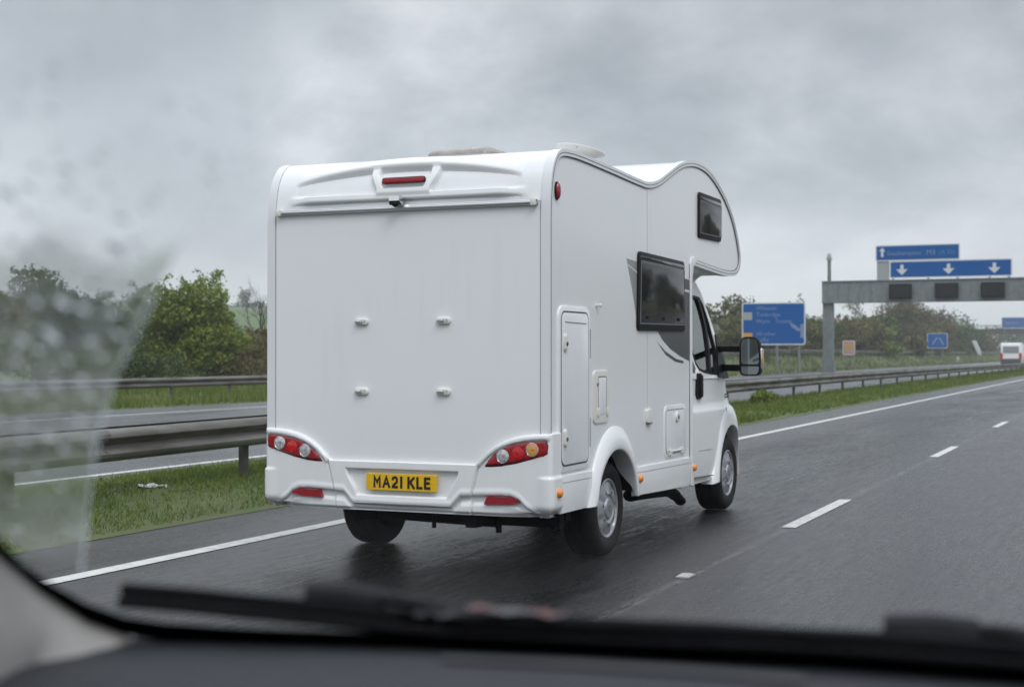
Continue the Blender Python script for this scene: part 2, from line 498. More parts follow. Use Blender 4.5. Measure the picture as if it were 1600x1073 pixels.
def prism(pts3, vec, name, m, parent=None, bevel=0.0, seg=2, smooth=35, holes=None):
    """closed slab from a planar outline, pushed along vec, with rounded edges"""
    bm = bmesh.new()
    vs = [bm.verts.new(p) for p in pts3]
    f = bm.faces.new(vs)
    r = bmesh.ops.extrude_face_region(bm, geom=[f])
    nv = [e for e in r['geom'] if isinstance(e, bmesh.types.BMVert)]
    bmesh.ops.translate(bm, verts=nv, vec=Vector(vec))
    bmesh.ops.recalc_face_normals(bm, faces=bm.faces)
    if bevel:
        top = set(nv)
        ed = [e for e in bm.edges if e.verts[0] in top and e.verts[1] in top]
        bmesh.ops.bevel(bm, geom=ed, offset=bevel, segments=seg, affect='EDGES', profile=0.6)
    me = D.meshes.new(name)
    bm.to_mesh(me)
    bm.free()
    return link(name, me, m, parent, smooth)


def rrect(a0, a1, b0, b1, r, n=5):
    out = []
    for (ca, cb, s) in ((a1 - r, b1 - r, 0), (a0 + r, b1 - r, 90), (a0 + r, b0 + r, 180), (a1 - r, b0 + r, 270)):
        for k in range(n + 1):
            th = math.radians(s + 90 * k / n)
            out.append((ca + r * math.cos(th), cb + r * math.sin(th)))
    return out


def rpoly(pts, r, n=4):
    """outline with its corners rounded"""
    out = []
    m_ = len(pts)
    for i in range(m_):
        p0, p, p1 = (Vector(pts[(i - 1) % m_]), Vector(pts[i]), Vector(pts[(i + 1) % m_]))
        a = p + (p0 - p).normalized() * min(r, (p0 - p).length * 0.45)
        c = p + (p1 - p).normalized() * min(r, (p1 - p).length * 0.45)
        for k in range(n + 1):
            u = k / n
            q = a * (1 - u) ** 2 + p * 2 * u * (1 - u) + c * u * u
            out.append(tuple(q))
    return out


def catmull(pts, n=6):
    P = [np.array(p, float) for p in pts]
    out = []
    for i in range(len(P) - 1):
        p0, p1, p2, p3 = P[max(i - 1, 0)], P[i], P[i + 1], P[min(i + 2, len(P) - 1)]
        for k in range(n):
            t = k / n
            out.append(tuple(0.5 * ((2 * p1) + (-p0 + p2) * t + (2 * p0 - 5 * p1 + 4 * p2 - p3) * t * t + (-p0 + 3 * p1 - 3 * p2 + p3) * t ** 3)))
    out.append(tuple(P[-1]))
    return out


def resample(pts, n):
    P = np.array(pts, float)
    s = np.r_[0, np.cumsum(np.linalg.norm(np.diff(P, axis=0), axis=1))]
    u = np.linspace(0, s[-1], n)
    return [tuple(np.interp(x, s, P[:, k]) for k in range(P.shape[1])) for x in u]


def sst(a, b, x):
    t = min(1.0, max(0.0, (x - a) / (b - a)))
    return t * t * (3 - 2 * t)


def empty(name, loc, rz=0.0):
    o = D.objects.new(name, None)
    COL.objects.link(o)
    o.location = loc
    o.rotation_euler = (0, 0, rz)
    o.empty_display_size = 0.2
    return o


def tag(o, label=None, cat=None, group=None, kind=None):
    if label: o['label'] = label
    if cat: o['category'] = cat
    if group: o['group'] = group
    if kind: o['kind'] = kind
    return o


def boolean_cut(obj, cutters):
    for c in cutters:
        md = obj.modifiers.new('cut', 'BOOLEAN')
        md.operation = 'DIFFERENCE'
        md.solver = 'EXACT'
        md.object = c
    dg = bpy.context.evaluated_depsgraph_get()
    me = D.meshes.new_from_object(obj.evaluated_get(dg))
    obj.modifiers.clear()
    obj.data = me
    for c in cutters:
        D.objects.remove(c)
    me.polygons.foreach_set('use_smooth', [True] * len(me.polygons))
    me.set_sharp_from_angle(angle=math.radians(35))


# ------------------------------------------------------------------ ground, roads
NEAR_RAIL = [(-20, -8.6), (-5, -8.75), (5, -8.85), (9.7, -8.99), (14.3, -9.25), (24, -9.7), (38, -10.08), (52, -10.06), (65, -9.94), (90, -9.45), (120, -8.85), (180, -8.2), (260, -7.9)]


def rail_x(y):
    return float(np.interp(y, [p[0] for p in NEAR_RAIL], [p[1] for p in NEAR_RAIL]))


def ground_z(x, y):
    """verge beyond the far carriageway: rises ahead, then a field climbing to a low hill"""
    if x > -24.6:
        return -0.012
    v = -0.012 + 1.15 * sst(60, 120, y) * sst(25.2, 28.5, -x) + 0.25 * sst(26, 33, -x)
    v += 15.0 * sst(46, 290, -x)
    v += 0.35 * math.sin(x * 0.05 + 1) * math.sin(y * 0.037) * sst(40, 90, -x)
    return v


xs = [3000, 1200, 400, 120, 40, 20, 12, 0, -8, -16, -24.5] + [-24.6 - 0.6 * i for i in range(1, 14)] + [-34, -37, -41, -46, -54] + [-62 - 14 * i for i in range(22)] + [-420, -600, -1200, -3000]
ys = [-1500, -300, -80] + [-20 + 8 * i for i in range(44)] + [350, 380, 420, 470, 540, 640, 800, 1200, 3000]
g = MB()
g.grid([[(x, y, ground_z(x, y)) for x in xs] for y in ys])
me = g.mesh('ground')
me.materials.append(M['soil']); me.materials.append(M['field'])
mi = [1 if p.center.x < -44 else 0 for p in me.polygons]
o = link('ground', me, [], None, 0)
me.polygons.foreach_set('material_index', mi)
me.polygons.foreach_set('use_smooth', [True] * len(mi))
tag(o, kind='structure')

g = MB()
yy = [-60 + 20 * i for i in range(48)]
g.grid([[(-7.55, y, 0.0), (14.5, y, 0.0)] for y in yy])
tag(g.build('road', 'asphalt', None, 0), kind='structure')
g = MB()
g.grid([[(-24.6, y, 0.0), (-10.95, y, 0.0)] for y in yy])
tag(g.build('opposite_road', 'asphalt_far', None, 0), kind='structure')
# median: slightly humped turf
g = MB()
ym = [-40 + 4 * i for i in range(125)]
cols = [-7.5, -7.8, -8.4, -9.2, -10.0, -10.6, -11.0]
g.grid([[(x + (0.06 * math.sin(y * 0.9 + x) if i in (0, 6) else 0), y, 0.004 + (0.07 * math.sin(math.pi * i / 6) if 0 < i < 6 else 0)) for i, x in enumerate(cols)] for y in ym])
tag(g.build('median_verge', 'soil', None, 60), kind='structure')

g = MB()
lz = 0.005


def mark(x0, x1, y0, y1, z=lz):
    g.add([(x0, y0, z), (x1, y0, z), (x1, y1, z), (x0, y1, z)], [(0, 1, 2, 3)])


mark(-6.47, -6.31, -40, 700)
for k in range(-4, 70):
    y = 12.1 + 9.1 * k
    mark(-2.80, -2.68, y, y + 2.55)
    mark(0.85, 0.97, y, y + 2.55)
mark(4.45, 4.63, -40, 700)
mark(-11.58, -11.42, -40, 700)
for k in range(0, 60):
    y = 9 + 9.1 * k
    mark(-15.2, -15.08, y, y + 2.5); mark(-18.8, -18.68, y, y + 2.5)
mark(-22.3, -22.14, -40, 700)
tag(g.build('road_markings', 'line', None, 0), kind='structure')


def stud(x, y, label):
    t = tag(empty('road_stud', (x, y, 0.003)), label, 'road stud')
    b = MB()
    b.box(-0.055, 0.055, -0.10, 0.10, 0.0, 0.010)
    b.build('base', 'signback', t, 0)
    b = MB()
    vs = [(-0.045, -0.085, 0.010), (0.045, -0.085, 0.010), (0.045, 0.085, 0.010), (-0.045, 0.085, 0.010), (-0.036, -0.05, 0.020), (0.036, -0.05, 0.020), (0.036, 0.05, 0.020), (-0.036, 0.05, 0.020)]
    b.add(vs, [(0, 1, 5, 4), (1, 2, 6, 5), (2, 3, 7, 6), (3, 0, 4, 7), (4, 5, 6, 7)])
    t.scale = (0.8, 0.8, 1)
    b.build('reflector', 'studpale', t, 0)


stud(-2.75, 9.17, 'white reflective stud in the lane line nearest the wiper')


# ------------------------------------------------------------------ grass
def blades(name, m, n, region, hmin, hmax, width, lean=0.5, seed=1, clump=None):
    r = np.random.default_rng(seed)
    pos = region(r, n)
    n = len(pos)
    h = r.uniform(hmin, hmax, n) * (0.7 + 0.6 * r.random(n))
    a = r.uniform(0, 2 * np.pi, n)
    w = width * r.uniform(0.6, 1.4, n)
    l = r.normal(0, lean, n) * h
    la = r.uniform(0, 2 * np.pi, n)
    d = np.c_[np.cos(a) * w, np.sin(a) * w, np.zeros(n)]
    tip = np.c_[np.cos(la) * l, np.sin(la) * l, h]
    v = np.empty((n * 3, 3))
    v[0::3] = pos - d; v[1::3] = pos + d; v[2::3] = pos + tip
    me = D.meshes.new(name)
    me.vertices.add(n * 3); me.vertices.foreach_set('co', v.ravel())
    me.loops.add(n * 3); me.loops.foreach_set('vertex_index', np.arange(n * 3, dtype=np.int32))
    me.polygons.add(n); me.polygons.foreach_set('loop_start', np.arange(0, n * 3, 3, dtype=np.int32))
    me.polygons.foreach_set('loop_total', np.full(n, 3, dtype=np.int32))
    me.update()
    me.validate()
    return link(name, me, m, None, 0)


def clumpy(r, x, y, s=0.5):
    f = np.sin(x * 2.3 + 1.3 * np.sin(y * 0.9)) + np.sin(y * 1.7 + x) + 0.8 * np.sin(y * 0.41 - 2 * x)
    return r.random(len(x)) < s + 0.22 * f


def median(y0, y1, p=1.0):
    def f(r, n):
        y = y0 + (y1 - y0) * r.random(n) ** p
        x = r.uniform(-11.0, -7.62, n)
        k = clumpy(r, x, y, 0.7)
        x, y = x[k], y[k]
        z = 0.0 + 0.07 * np.sin(np.pi * (x + 11.0) / 3.45)
        return np.c_[x, y, z]
    return f


def verge(y0, y1, x0, x1, p=1.0):
    def f(r, n):
        y = y0 + (y1 - y0) * r.random(n) ** p
        x = r.uniform(x0, x1, n)
        k = clumpy(r, x * 0.5, y * 0.5, 0.6)
        x, y = x[k], y[k]
        z = np.array([ground_z(a, b) for a, b in zip(x, y)])
        return np.c_[x, y, z]
    return f


tag(blades('median_grass', 'grass', 110000, median(5, 30), 0.03, 0.085, 0.006, 0.9, 1), 'short green grass on the central strip beside the road', 'grass', kind='stuff')
tag(blades('median_grass_ahead', 'grass', 80000, median(30, 160, 1.5), 0.06, 0.16, 0.014, 0.7, 2), 'green grass under the crash barrier further ahead', 'grass', kind='stuff')
tag(blades('far_verge_grass', 'grass', 60000, verge(18, 75, -36, -24.8), 0.12, 0.42, 0.016, 0.5, 3), 'long green grass below the far crash barrier', 'grass', kind='stuff')
tag(blades('far_verge_grass_ahead', 'grass_far', 40000, verge(75, 330, -40, -24.8), 0.15, 0.4, 0.05, 0.5, 4), 'pale green grass bank along the far carriageway', 'grass', kind='stuff')


def weeds(x, y, s, n, seed, label):
    """leafy clump of weeds at the foot of the rail posts"""
    r = np.random.default_rng(seed)
    t = tag(empty('weed_clump', (x, y, 0.05)), label, 'weeds', 'clumps of weeds by the crash barrier')
    b = MB()
    for i in range(n):
        a, q, hh = r.uniform(0, 6.28), s * math.sqrt(r.random()) * 0.6, s * r.uniform(0.15, 0.95)
        c = np.array((q * math.cos(a), q * math.sin(a) * 1.4, hh * (1 - 0.5 * q / s)))
        u = r.normal(size=3); u /= np.linalg.norm(u)
        w = np.cross(u, r.normal(size=3)); w /= np.linalg.norm(w)
        L = s * 0.13
        b.add([c - u * L, c + w * L * 0.5, c + u * L, c - w * L * 0.5], [(0, 1, 2, 3)])
    b.build('foliage', 'leaf_green', t, 0)
    b = MB()
    for i in range(8):
        a = r.uniform(0, 6.28)
        b.tube([(0, 0, -0.03), (0.2 * s * math.cos(a), 0.2 * s * math.sin(a), 0.45 * s), (0.4 * s * math.cos(a), 0.4 * s * math.sin(a), 0.85 * s)], [0.006, 0.005, 0.002], 4)
    b.build('stem', 'leaf_olive', t, 0)


weeds(-9.6, 39.2, 0.48, 420, 5, 'leafy weed clump at the barrier post just beyond the wing mirror')
weeds(-9.9, 41.6, 0.36, 220, 6, 'low weed clump under the barrier, beyond the taller clump')

# ------------------------------------------------------------------ crash barriers
WPROF = [(0.000, 0.000), (0.045, 0.012), (0.075, 0.045), (0.082, 0.080), (0.060, 0.105), (0.012, 0.130), (0.000, 0.155), (0.012, 0.180), (0.060, 0.205), (0.082, 0.232), (0.075, 0.268), (0.045, 0.300), (0.0, 0.312)]


def beam_mesh(path, zfun, face=1, mb=None):
    mb = mb or MB()
    rows, back = [], []
    for (x, y) in path:
        z = zfun(x, y)
        rows.append([(x + face * a, y, z - 0.312 + h) for a, h in WPROF])
        back.append([(x + face * (a - 0.006), y, z - 0.312 + h) for a, h in WPROF])
    mb.grid(rows); mb.grid(back, flip=True)
    # rolled edges top and bottom
    mb.grid([[(r[-1][0], r[-1][1], r[-1][2]), (r[-1][0] - face * 0.03, r[-1][1], r[-1][2] - 0.004)] for r in rows])
    return mb


t = tag(empty('crash_barrier', (rail_x(8), 8, 0)), 'grey steel double sided crash barrier on the grass strip next to the motorhome', 'crash barrier')
path = [(rail_x(y) - rail_x(8), y - 8) for y in np.r_[np.arange(-24, 80, 1.0), np.arange(80, 262, 4.0)]]
beam_mesh(path, lambda x, y: 0.735, 1).build('rail_beam', 'steel', t, 50)
beam_mesh([(x - 0.34, y) for x, y in path], lambda x, y: 0.735, -1).build('rail_beam', 'steel', t, 50)
lap = MB()
lap.grid([[(a_ + 0.004, e, 0.735 - 0.312 + h) for a_, h in WPROF] for e in (-0.17, 0.17)])
for e in (-0.11, 0.0, 0.11):
    for (a_, h) in ((0.060, 0.098), (0.058, 0.212), (0.010, 0.155)):
        lap.lathe([(0.0, 0.016), (0.012, 0.013), (0.014, 0.0)], (a_ + 0.006, e, 0.735 - 0.312 + h), 'x', 8)
lme = lap.mesh('rail_joint')
lme.materials.append(M['steel'])
for k in range(32):
    yl = 3.0 + 4.0 * k
    p = D.objects.new('rail_joint', lme)
    COL.objects.link(p)
    p.parent = t
    p.location = (rail_x(yl) - rail_x(8), yl - 8, 0)
    p.rotation_euler = (0, 0, -math.atan((rail_x(yl + 0.4) - rail_x(yl - 0.4)) / 0.8))
post = MB()
post.box(-0.055, -0.045, -0.05, 0.05, -0.25, 0.70)
post.box(-0.115, -0.055, -0.05, -0.04, -0.25, 0.70)
post.box(-0.115, -0.055, 0.04, 0.05, -0.25, 0.70)
post.box(-0.30, -0.04, -0.045, 0.045, 0.44, 0.60)
pme = post.mesh('post')
pme.materials.append(M['steeldark'])
for k in range(60):
    y = 2.0 + 4.0 * k
    if y > 240: break
    p = D.objects.new('post', pme)
    COL.objects.link(p)
    p.parent = t
    p.location = (rail_x(y) - rail_x(8) - 0.09, y - 8, 0.0)

FX = -28.2
t = tag(empty('crash_barrier', (FX, 30, 0)), 'grey steel crash barrier at the far edge of the opposite carriageway, below the bushes', 'crash barrier')
path = [(0.0, y - 30) for y in np.r_[np.arange(4, 120, 2.0), np.arange(120, 330, 6.0)]]
fz = lambda x, y: 0.66 + ground_z(FX, y + 30)
mb = beam_mesh(path, fz, 1)
mb.build('rail_beam', 'steel', t, 50)
post2 = MB()
post2.box(-0.07, -0.01, -0.05, 0.05, -0.25, 0.62)
post2.box(-0.02, 0.02, -0.04, 0.04, 0.40, 0.58)
pme = post2.mesh('post')
pme.materials.append(M['steeldark'])
for k in range(60):
    y = 6 + 3.2 * k
    p = D.objects.new('post', pme)
    COL.objects.link(p)
    p.parent = t
    p.location = (0, y - 30, ground_z(FX, y))

# ------------------------------------------------------------------ litter
b = MB()
r = random.Random(3)
rows = []
for i in range(9):
    row = []
    for k in range(6):
        u, v = i / 8 - 0.5, k / 5 - 0.5
        row.append((u * 0.46 + r.uniform(-.02, .02), v * 0.26 + r.uniform(-.02, .02), 0.05 + 0.05 * math.cos(u * 5) * math.cos(v * 4) + r.uniform(0, .035)))
    rows.append(row)
b.grid(rows)
b.grid([[(x * 0.98, y * 0.98, z - 0.008) for x, y, z in q] for q in rows], flip=True)
o = b.build('litter', 'litter', None, 60)
o.location = (-9.42, 12.35, 0.055)
o.scale = (0.62, 0.62, 0.5)
o.rotation_euler = (0, 0, 0.5)
tag(o, 'crumpled white plastic bag lying on the grass below the crash barrier', 'litter')

# ------------------------------------------------------------------ motorhome (x across, y forward from the rear wall, z up)
mh = tag(empty('motorhome', (-4.535, 8.645, 0)), 'large white coachbuilt motorhome with yellow rear plate driving in the lane ahead', 'motorhome')
HW = 1.058

roof_pts = catmull([(-0.045, 2.30), (-0.035, 2.46), (0.0, 2.612), (0.065, 2.715), (0.155, 2.768), (0.33, 2.785), (0.63, 2.785), (1.22, 2.768), (1.70, 2.752),
                    (1.97, 2.752), (2.22, 2.798), (2.49, 2.890), (2.79, 2.992), (3.06, 3.046), (3.35, 3.064), (3.65, 3.039), (3.96, 2.955), (4.28, 2.815),
                    (4.51, 2.648), (4.66, 2.454), (4.705, 2.335), (4.665, 2.245), (4.54, 2.185), (4.30, 2.166), (4.06, 2.166), (3.60, 2.184), (3.22, 2.20)], 5)
prof = [(-0.045, 0.44)] + roof_pts + [(3.11, 2.20), (3.11, 0.44)]
body = prism([(-HW, y, z) for y, z in prof], (2 * HW, 0, 0), 'body', ['paint', 'under'], mh, 0, 0, 30)
cut = MB()
for s in (-1, 1):
    pts = [(1.17 + 0.455 * math.cos(a), 0.30 + 0.475 * math.sin(a)) for a in np.linspace(0, 2 * math.pi, 48, endpoint=False)]
    n = len(pts)
    vs = [(s * 0.60, y, z) for y, z in pts] + [(s * 1.3, y, z) for y, z in pts]
    cut.add(vs, [(i, (i + 1) % n, n + (i + 1) % n, n + i) for i in range(n)] + [tuple(range(n)), tuple(range(n, 2 * n))])
cu = cut.build('cut', 'under', None, 0)
cu.location = mh.location
bpy.context.view_layer.update()
boolean_cut(body, [cu])
for p in body.data.polygons:
    c = p.center
    if abs(c.x) < HW - 0.004 and ((c.y - 1.17) / 0.47) ** 2 + ((c.z - 0.30) / 0.49) ** 2 < 1.02 and c.z < 0.9:
        p.material_index = 1
    if c.z < 0.46 and p.normal.z < -0.9:
        p.material_index = 1


def sweep_rect(mb, path, l0, l1, n0, n1, mi=0):
    """bar of rectangular section along a (y, z) path; n = distance outward from the path"""
    P = [Vector(p) for p in path]
    rows = []
    for i, p in enumerate(P):
        t = (P[min(i + 1, len(P) - 1)] - P[max(i - 1, 0)]).normalized()
        nn = Vector((-t.y, t.x))
        a, c = p + nn * n0, p + nn * n1
        rows.append([(l0, a.x, a.y), (l0, c.x, c.y), (l1, c.x, c.y), (l1, a.x, a.y), (l0, a.x, a.y)])
    mb.grid(rows, mi)
    for rw in (rows[0], rows[-1]):
        mb.add(rw[:4], [(0, 1, 2, 3)], mi)


tpath = [(-0.045, 0.94), (-0.045, 1.4), (-0.045, 1.9)] + [p for p in roof_pts]
for s in (-1, 1):
    b = MB()
    sweep_rect(b, tpath, s * (HW - 0.050), s * (HW + 0.012), -0.036, 0.009)
    b.build('edge_trim', 'trim', mh, 30)
    b = MB()
    sweep_rect(b, tpath, s * (HW - 0.02), s * (HW + 0.0075), -0.043, -0.036)
    sweep_rect(b, tpath, s * (HW + 0.0125), s * (HW + 0.0145), -0.016, -0.0125)
    b.build('trim_gasket', 'gasket', mh, 30)
    b = MB()
    sweep_rect(b, tpath[:12], s * (HW - 0.057), s * (HW - 0.050), -0.01, 0.0015)
    b.build('trim_gasket', 'palegasket', mh, 30)

# rear wall skin between the corner trims
prism([(-1.0, -0.045, 0.70), (1.0, -0.045, 0.70), (1.0, -0.045, 2.425), (-1.0, -0.045, 2.425)], (0, -0.003, 0), 'rear_panel', 'paint', mh)

# upper rear moulding with its sculpted brow, side recesses and centre frame
capath = resample(roof_pts[2:31], 90)
cap_s = [(y, z) for y, z in capath]


def cap_h(x, z):
    ax = abs(x)
    k = max(0.0, 1 - (ax / 0.86) ** 2)
    zb = 2.690 - 0.066 * (ax / 0.83) ** 2
    d = 0.0
    amp = 0.050 * k ** 0.7
    # brow: swells above its edge, then cuts back sharply under it
    if z >= zb:
        d += amp * (1 - sst(zb + 0.012, zb + 0.10, z))
    else:
        d += amp * (1 - sst(0.0, 0.030, zb - z)) - 0.016 * k ** 0.5 * sst(0.0, 0.030, zb - z)
    ke = sst(0.0, 0.25, 0.93 - ax)
    # lower lip and the undercut above the rail
    lip = 0.036 * (1 - sst(2.515, 2.530, z)) * sst(2.462, 2.478, z) * ke
    if ax < 0.26: pass
    d += lip + 0.012 * (1 - sst(2.40, 2.465, z)) * 0
    d -= 0.014 * (1 - sst(2.455, 2.47, z)) * ke
    # centre frame (U shape)
    if z < zb - 0.004:
        wo = 0.205 + 0.055 * sst(2.515, 2.65, z)
        wi = 0.155 + 0.040 * sst(2.55, 2.65, z)
        inside_o = 1 - sst(wo - 0.006, wo + 0.008, ax)
        inside_i = (1 - sst(wi - 0.010, wi + 0.004, ax)) * sst(2.548, 2.562, z)
        fr = inside_o * (1 - inside_i) * sst(2.50, 2.52, z)
        d = d * (1 - fr) + 0.030 * fr
    return d


rows = []
P = [Vector(p) for p in cap_s]
for i, p in enumerate(P):
    if p.y < 2.425 and p.x < 0: continue
    t = (P[min(i + 1, len(P) - 1)] - P[max(i - 1, 0)]).normalized()
    nn = Vector((-t.y, t.x))
    row = []
    for x in np.linspace(-1.005, 1.005, 241):
        q = p + nn * (0.004 + cap_h(x, p.y if p.x < 0.2 else 2.9))
        row.append((x, q.x, q.y))
    rows.append(row)
b = MB(); b.grid(rows)
b.build('rear_moulding', 'gel', mh, 60)

# tubular rail under it
b = MB()
b.tube([(-0.985, -0.062, 2.418), (0.985, -0.062, 2.418)], 0.019, 14)
b.box(-0.985, 0.985, -0.062, -0.045, 2.400, 2.410)
b.tube([(-0.985, -0.072, 2.430), (0.985, -0.072, 2.430)], 0.007, 8)
rail = b.build('rear_rail', 'alu', mh)
for s in (-1, 1):
    prism([(s * 0.965 + a, -0.040, 2.418 + c) for a, c in rrect(-0.019, 0.019, -0.022, 0.022, 0.006)], (0, -0.05, 0), 'end_cap', 'cream', rail, 0.006)

prism([(a, -0.028, c) for a, c in rrect(-0.157, 0.157, 2.588, 2.622, 0.015)], (0, -0.026, 0), 'high_brake_light', 'red', mh, 0.006)
prism([(a, -0.026, c) for a, c in rrect(-0.163, 0.163, 2.583, 2.627, 0.018)], (0, -0.018, 0), 'brake_light_rim', 'darkred', mh, 0.003)
# reversing camera
cx, cz = -0.022, 2.474
cam_b = prism([(cx - 0.040, -0.055, cz + 0.022), (cx - 0.036, -0.135, cz + 0.018), (cx - 0.036, -0.140, cz - 0.014), (cx - 0.036, -0.095, cz - 0.040), (cx - 0.040, -0.055, cz - 0.02)], (0.078, 0, 0), 'reversing_camera', 'chrome', mh, 0.006)
b = MB()
b.lathe([(0, 0.0), (0.010, 0.016), (0.012, 0.022), (0.0, 0.026)], (cx + 0.003, -0.122, cz - 0.030), 'y', 16, sign=-1)
b.box(cx - 0.034, cx + 0.039, -0.139, -0.098, cz - 0.0395, cz - 0.016)
b.build('lens', 'blackplastic', cam_b)

# four fixing sockets of a rack, pale plastic
for lx, z in ((-0.313, 1.666), (0.308, 1.668), (-0.312, 1.199), (0.308, 1.203)):
    f = prism([(lx + a, -0.047, z + c) for a, c in rrect(-0.052, 0.052, -0.022, 0.022, 0.019)], (0, -0.022, 0), 'rack_socket', 'cream', mh, 0.010, 3)
    b = MB()
    b.tube([(lx - 0.035, -0.070, z + 0.002), (lx + 0.012, -0.080, z + 0.002)], [0.012, 0.010], 10)
    b.lathe([(0, 0.0), (0.002, 0.008), (-0.004, 0.009)], (lx + 0.030, -0.0705, z), 'y', 12, sign=-1)
    b.build('pin', 'clearlens', f)

# ---- rear bumper
BY = -0.068


def bump_top(x):
    ax = abs(x)
    if ax < 0.553: return 0.735
    return float(np.interp(ax, [0.553, 0.60, 0.645, 0.70, 0.753, 0.82, 0.888, 0.96, 1.03, 1.1], [0.738, 0.786, 0.828, 0.866, 0.893, 0.916, 0.930, 0.938, 0.942, 0.944]))


R_C = 0.030
BW = 1.084


def bump_path(s):
    """s: distance along the wrap; returns x, y and outward normal"""
    flat = BW - R_C
    sg = 1 if s >= 0 else -1
    a = abs(s)
    arc = R_C * math.pi / 2
    if a <= flat:
        bow = 0.008 * (a / flat) ** 3
        return sg * a, BY + bow, 0.0, -1.0
    if a <= flat + arc:
        th = (a - flat) / R_C
        return sg * (flat + R_C * math.sin(th)), BY + 0.008 + R_C * (1 - math.cos(th)), sg * math.sin(th), -math.cos(th)
    return sg * BW, BY + 0.008 + R_C + (a - flat - arc), sg * 1.0, 0.0


S_FLAT = BW - R_C
S_MAX = S_FLAT + R_C * math.pi / 2 + 0.14
lowline = lambda ax: float(np.interp(ax, [0, 0.37, 0.44, 0.53, 0.72, 0.80, 0.857, 0.907, 0.969, 1.0], [0.452, 0.455, 0.530, 0.535, 0.543, 0.540, 0.518, 0.468, 0.42, 0.35]))


def bump_disp(s, z):
    ax = abs(s)
    d = 0.0
    # lower lip: set back below the crease, bellying out again
    ll = lowline(ax)
    inn = sst(-0.003, 0.014, ll - z)
    if ax < 0.99:
        d -= 0.026 * inn * (1 - sst(0.03, 0.075, ll - z) * 0.62)
    # crease highlight: a soft roll just above it
    d += 0.005 * math.exp(-((z - ll - 0.020) / 0.018) ** 2) * (1 if ax < 0.99 else 0)
    # centre piece stands out from the wings
    se = float(np.interp(z, [0.40, 0.545, 0.735], [0.51, 0.522, 0.572]))
    d += 0.009 * (1 - sst(se - 0.010, se + 0.004, ax))
    d -= 0.014 * math.exp(-((ax - se) / 0.005) ** 2)
    # number plate recess
    wt = 0.345 + 0.085 * sst(0.5, 0.69, z)
    e = min(wt - ax, z - 0.505, 0.690 - z)
    d -= 0.055 * sst(0.0, 0.022, e)
    # shoulder low on the corners
    d += 0.012 * sst(0.97, 1.05, ax) * (1 - sst(0.655, 0.672, z))
    # brow over the lamps
    tp = bump_top(s)
    if ax > 0.57:
        d += (1 - sst(S_FLAT - 0.01, S_FLAT + 0.03, ax)) * 0.018 * sst(0.0, 0.012, tp - z) * (1 - sst(0.030, 0.050, tp - z))
    # tuck-under
    d -= 0.05 * (1 - sst(0.405, 0.50, z)) ** 2 * sst(0.7, 1.05, ax)
    d -= 0.018 * (1 - sst(0.408, 0.43, z))
    return d


def bump_pt(s, z, off=0.0):
    x, y, nx, ny = bump_path(s)
    d = bump_disp(s, z) + off
    return (x + nx * d, y + ny * d, z)


svals = np.r_[np.linspace(-S_MAX, -0.60, 90), np.linspace(-0.595, 0.595, 220), np.linspace(0.60, S_MAX, 90)]
b = MB()
rows = []
NV = 64
for s in svals:
    tp, bt = bump_top(s), 0.405
    col = [bump_pt(s, bt + (tp - bt) * j / NV) for j in range(NV + 1)]
    x, y, nx, ny = bump_path(s)
    q = col[-1]
    inn = 0.012
    rr = 0.10 if abs(s) < BW - R_C else 0.04
    col = [(col[0][0] - nx * rr, col[0][1] - ny * rr, bt + 0.0)] + col[:-1] + [(q[0], q[1], q[2] - 0.006), (q[0] - nx * 0.006, q[1] - ny * 0.006, q[2])] + [(q[0] - nx * rr, q[1] - ny * rr, q[2] + 0.004)]
    rows.append(col)
b.grid(rows)
bumper = b.build('rear_bumper', 'gel', mh, 42)


def on_bumper(outline, name, m, off, parent, flip=False, n=26):
    """patch bounded by an (s, z) outline, lying on the bumper's curved face"""
    bm = bmesh.new()
    pts = [Vector((p[0], p[1], 0)) for p in outline]
    vs = [bm.verts.new(p) for p in pts]
    bm.faces.new(vs)
    bmesh.ops.triangulate(bm, faces=bm.faces)
    for it in range(4):
        ed = [e for e in bm.edges if e.calc_length() > 0.02]
        if not ed: break
        bmesh.ops.subdivide_edges(bm, edges=ed, cuts=1)
        bmesh.ops.triangulate(bm, faces=bm.faces)
    edge_pts = [(p.x, p.y) for p in pts]

    def dist(p):
        best = 9
        for i in range(len(edge_pts)):
            a, c = Vector(edge_pts[i]), Vector(edge_pts[(i + 1) % len(edge_pts)])
            u = max(0, min(1, (p - a).dot(c - a) / max(1e-9, (c - a).length_squared)))
            best = min(best, (a + (c - a) * u - p).length)
        return best
    for v in bm.verts:
        dd = dist(Vector((v.co.x, v.co.y)))
        x, y, z = bump_smooth(v.co.x, v.co.y, off * sst(-0.004, 0.014, dd) - 0.004 * (dd < 1e-4))
        v.co = (x, y, z)
    me = D.meshes.new(name)
    bm.to_mesh(me)
    bm.free()
    o = link(name, me, m, parent, 60)
    return o


def bump_smooth(s, z, off):
    x, y, nx, ny = bump_path(s)
    ax = abs(s)
    d = off + (bump_disp(s, z) if z < 0.6 else 0.0)
    return (x + nx * d, y + ny * d, z)


LAMP = [(0.609, 0.728), (0.644, 0.769), (0.694, 0.817), (0.770, 0.862), (0.845, 0.887), (0.920, 0.898), (1.00, 0.905), (1.060, 0.904), (1.063, 0.86), (1.060, 0.812), (1.018, 0.795), (0.932, 0.772), (0.845, 0.750), (0.751, 0.735), (0.68, 0.729)]


def scale_about(pts, k):
    cx_ = sum(p[0] for p in pts) / len(pts); cz_ = sum(p[1] for p in pts) / len(pts)
    return [(cx_ + (p[0] - cx_) * k, cz_ + (p[1] - cz_) * k) for p in pts]


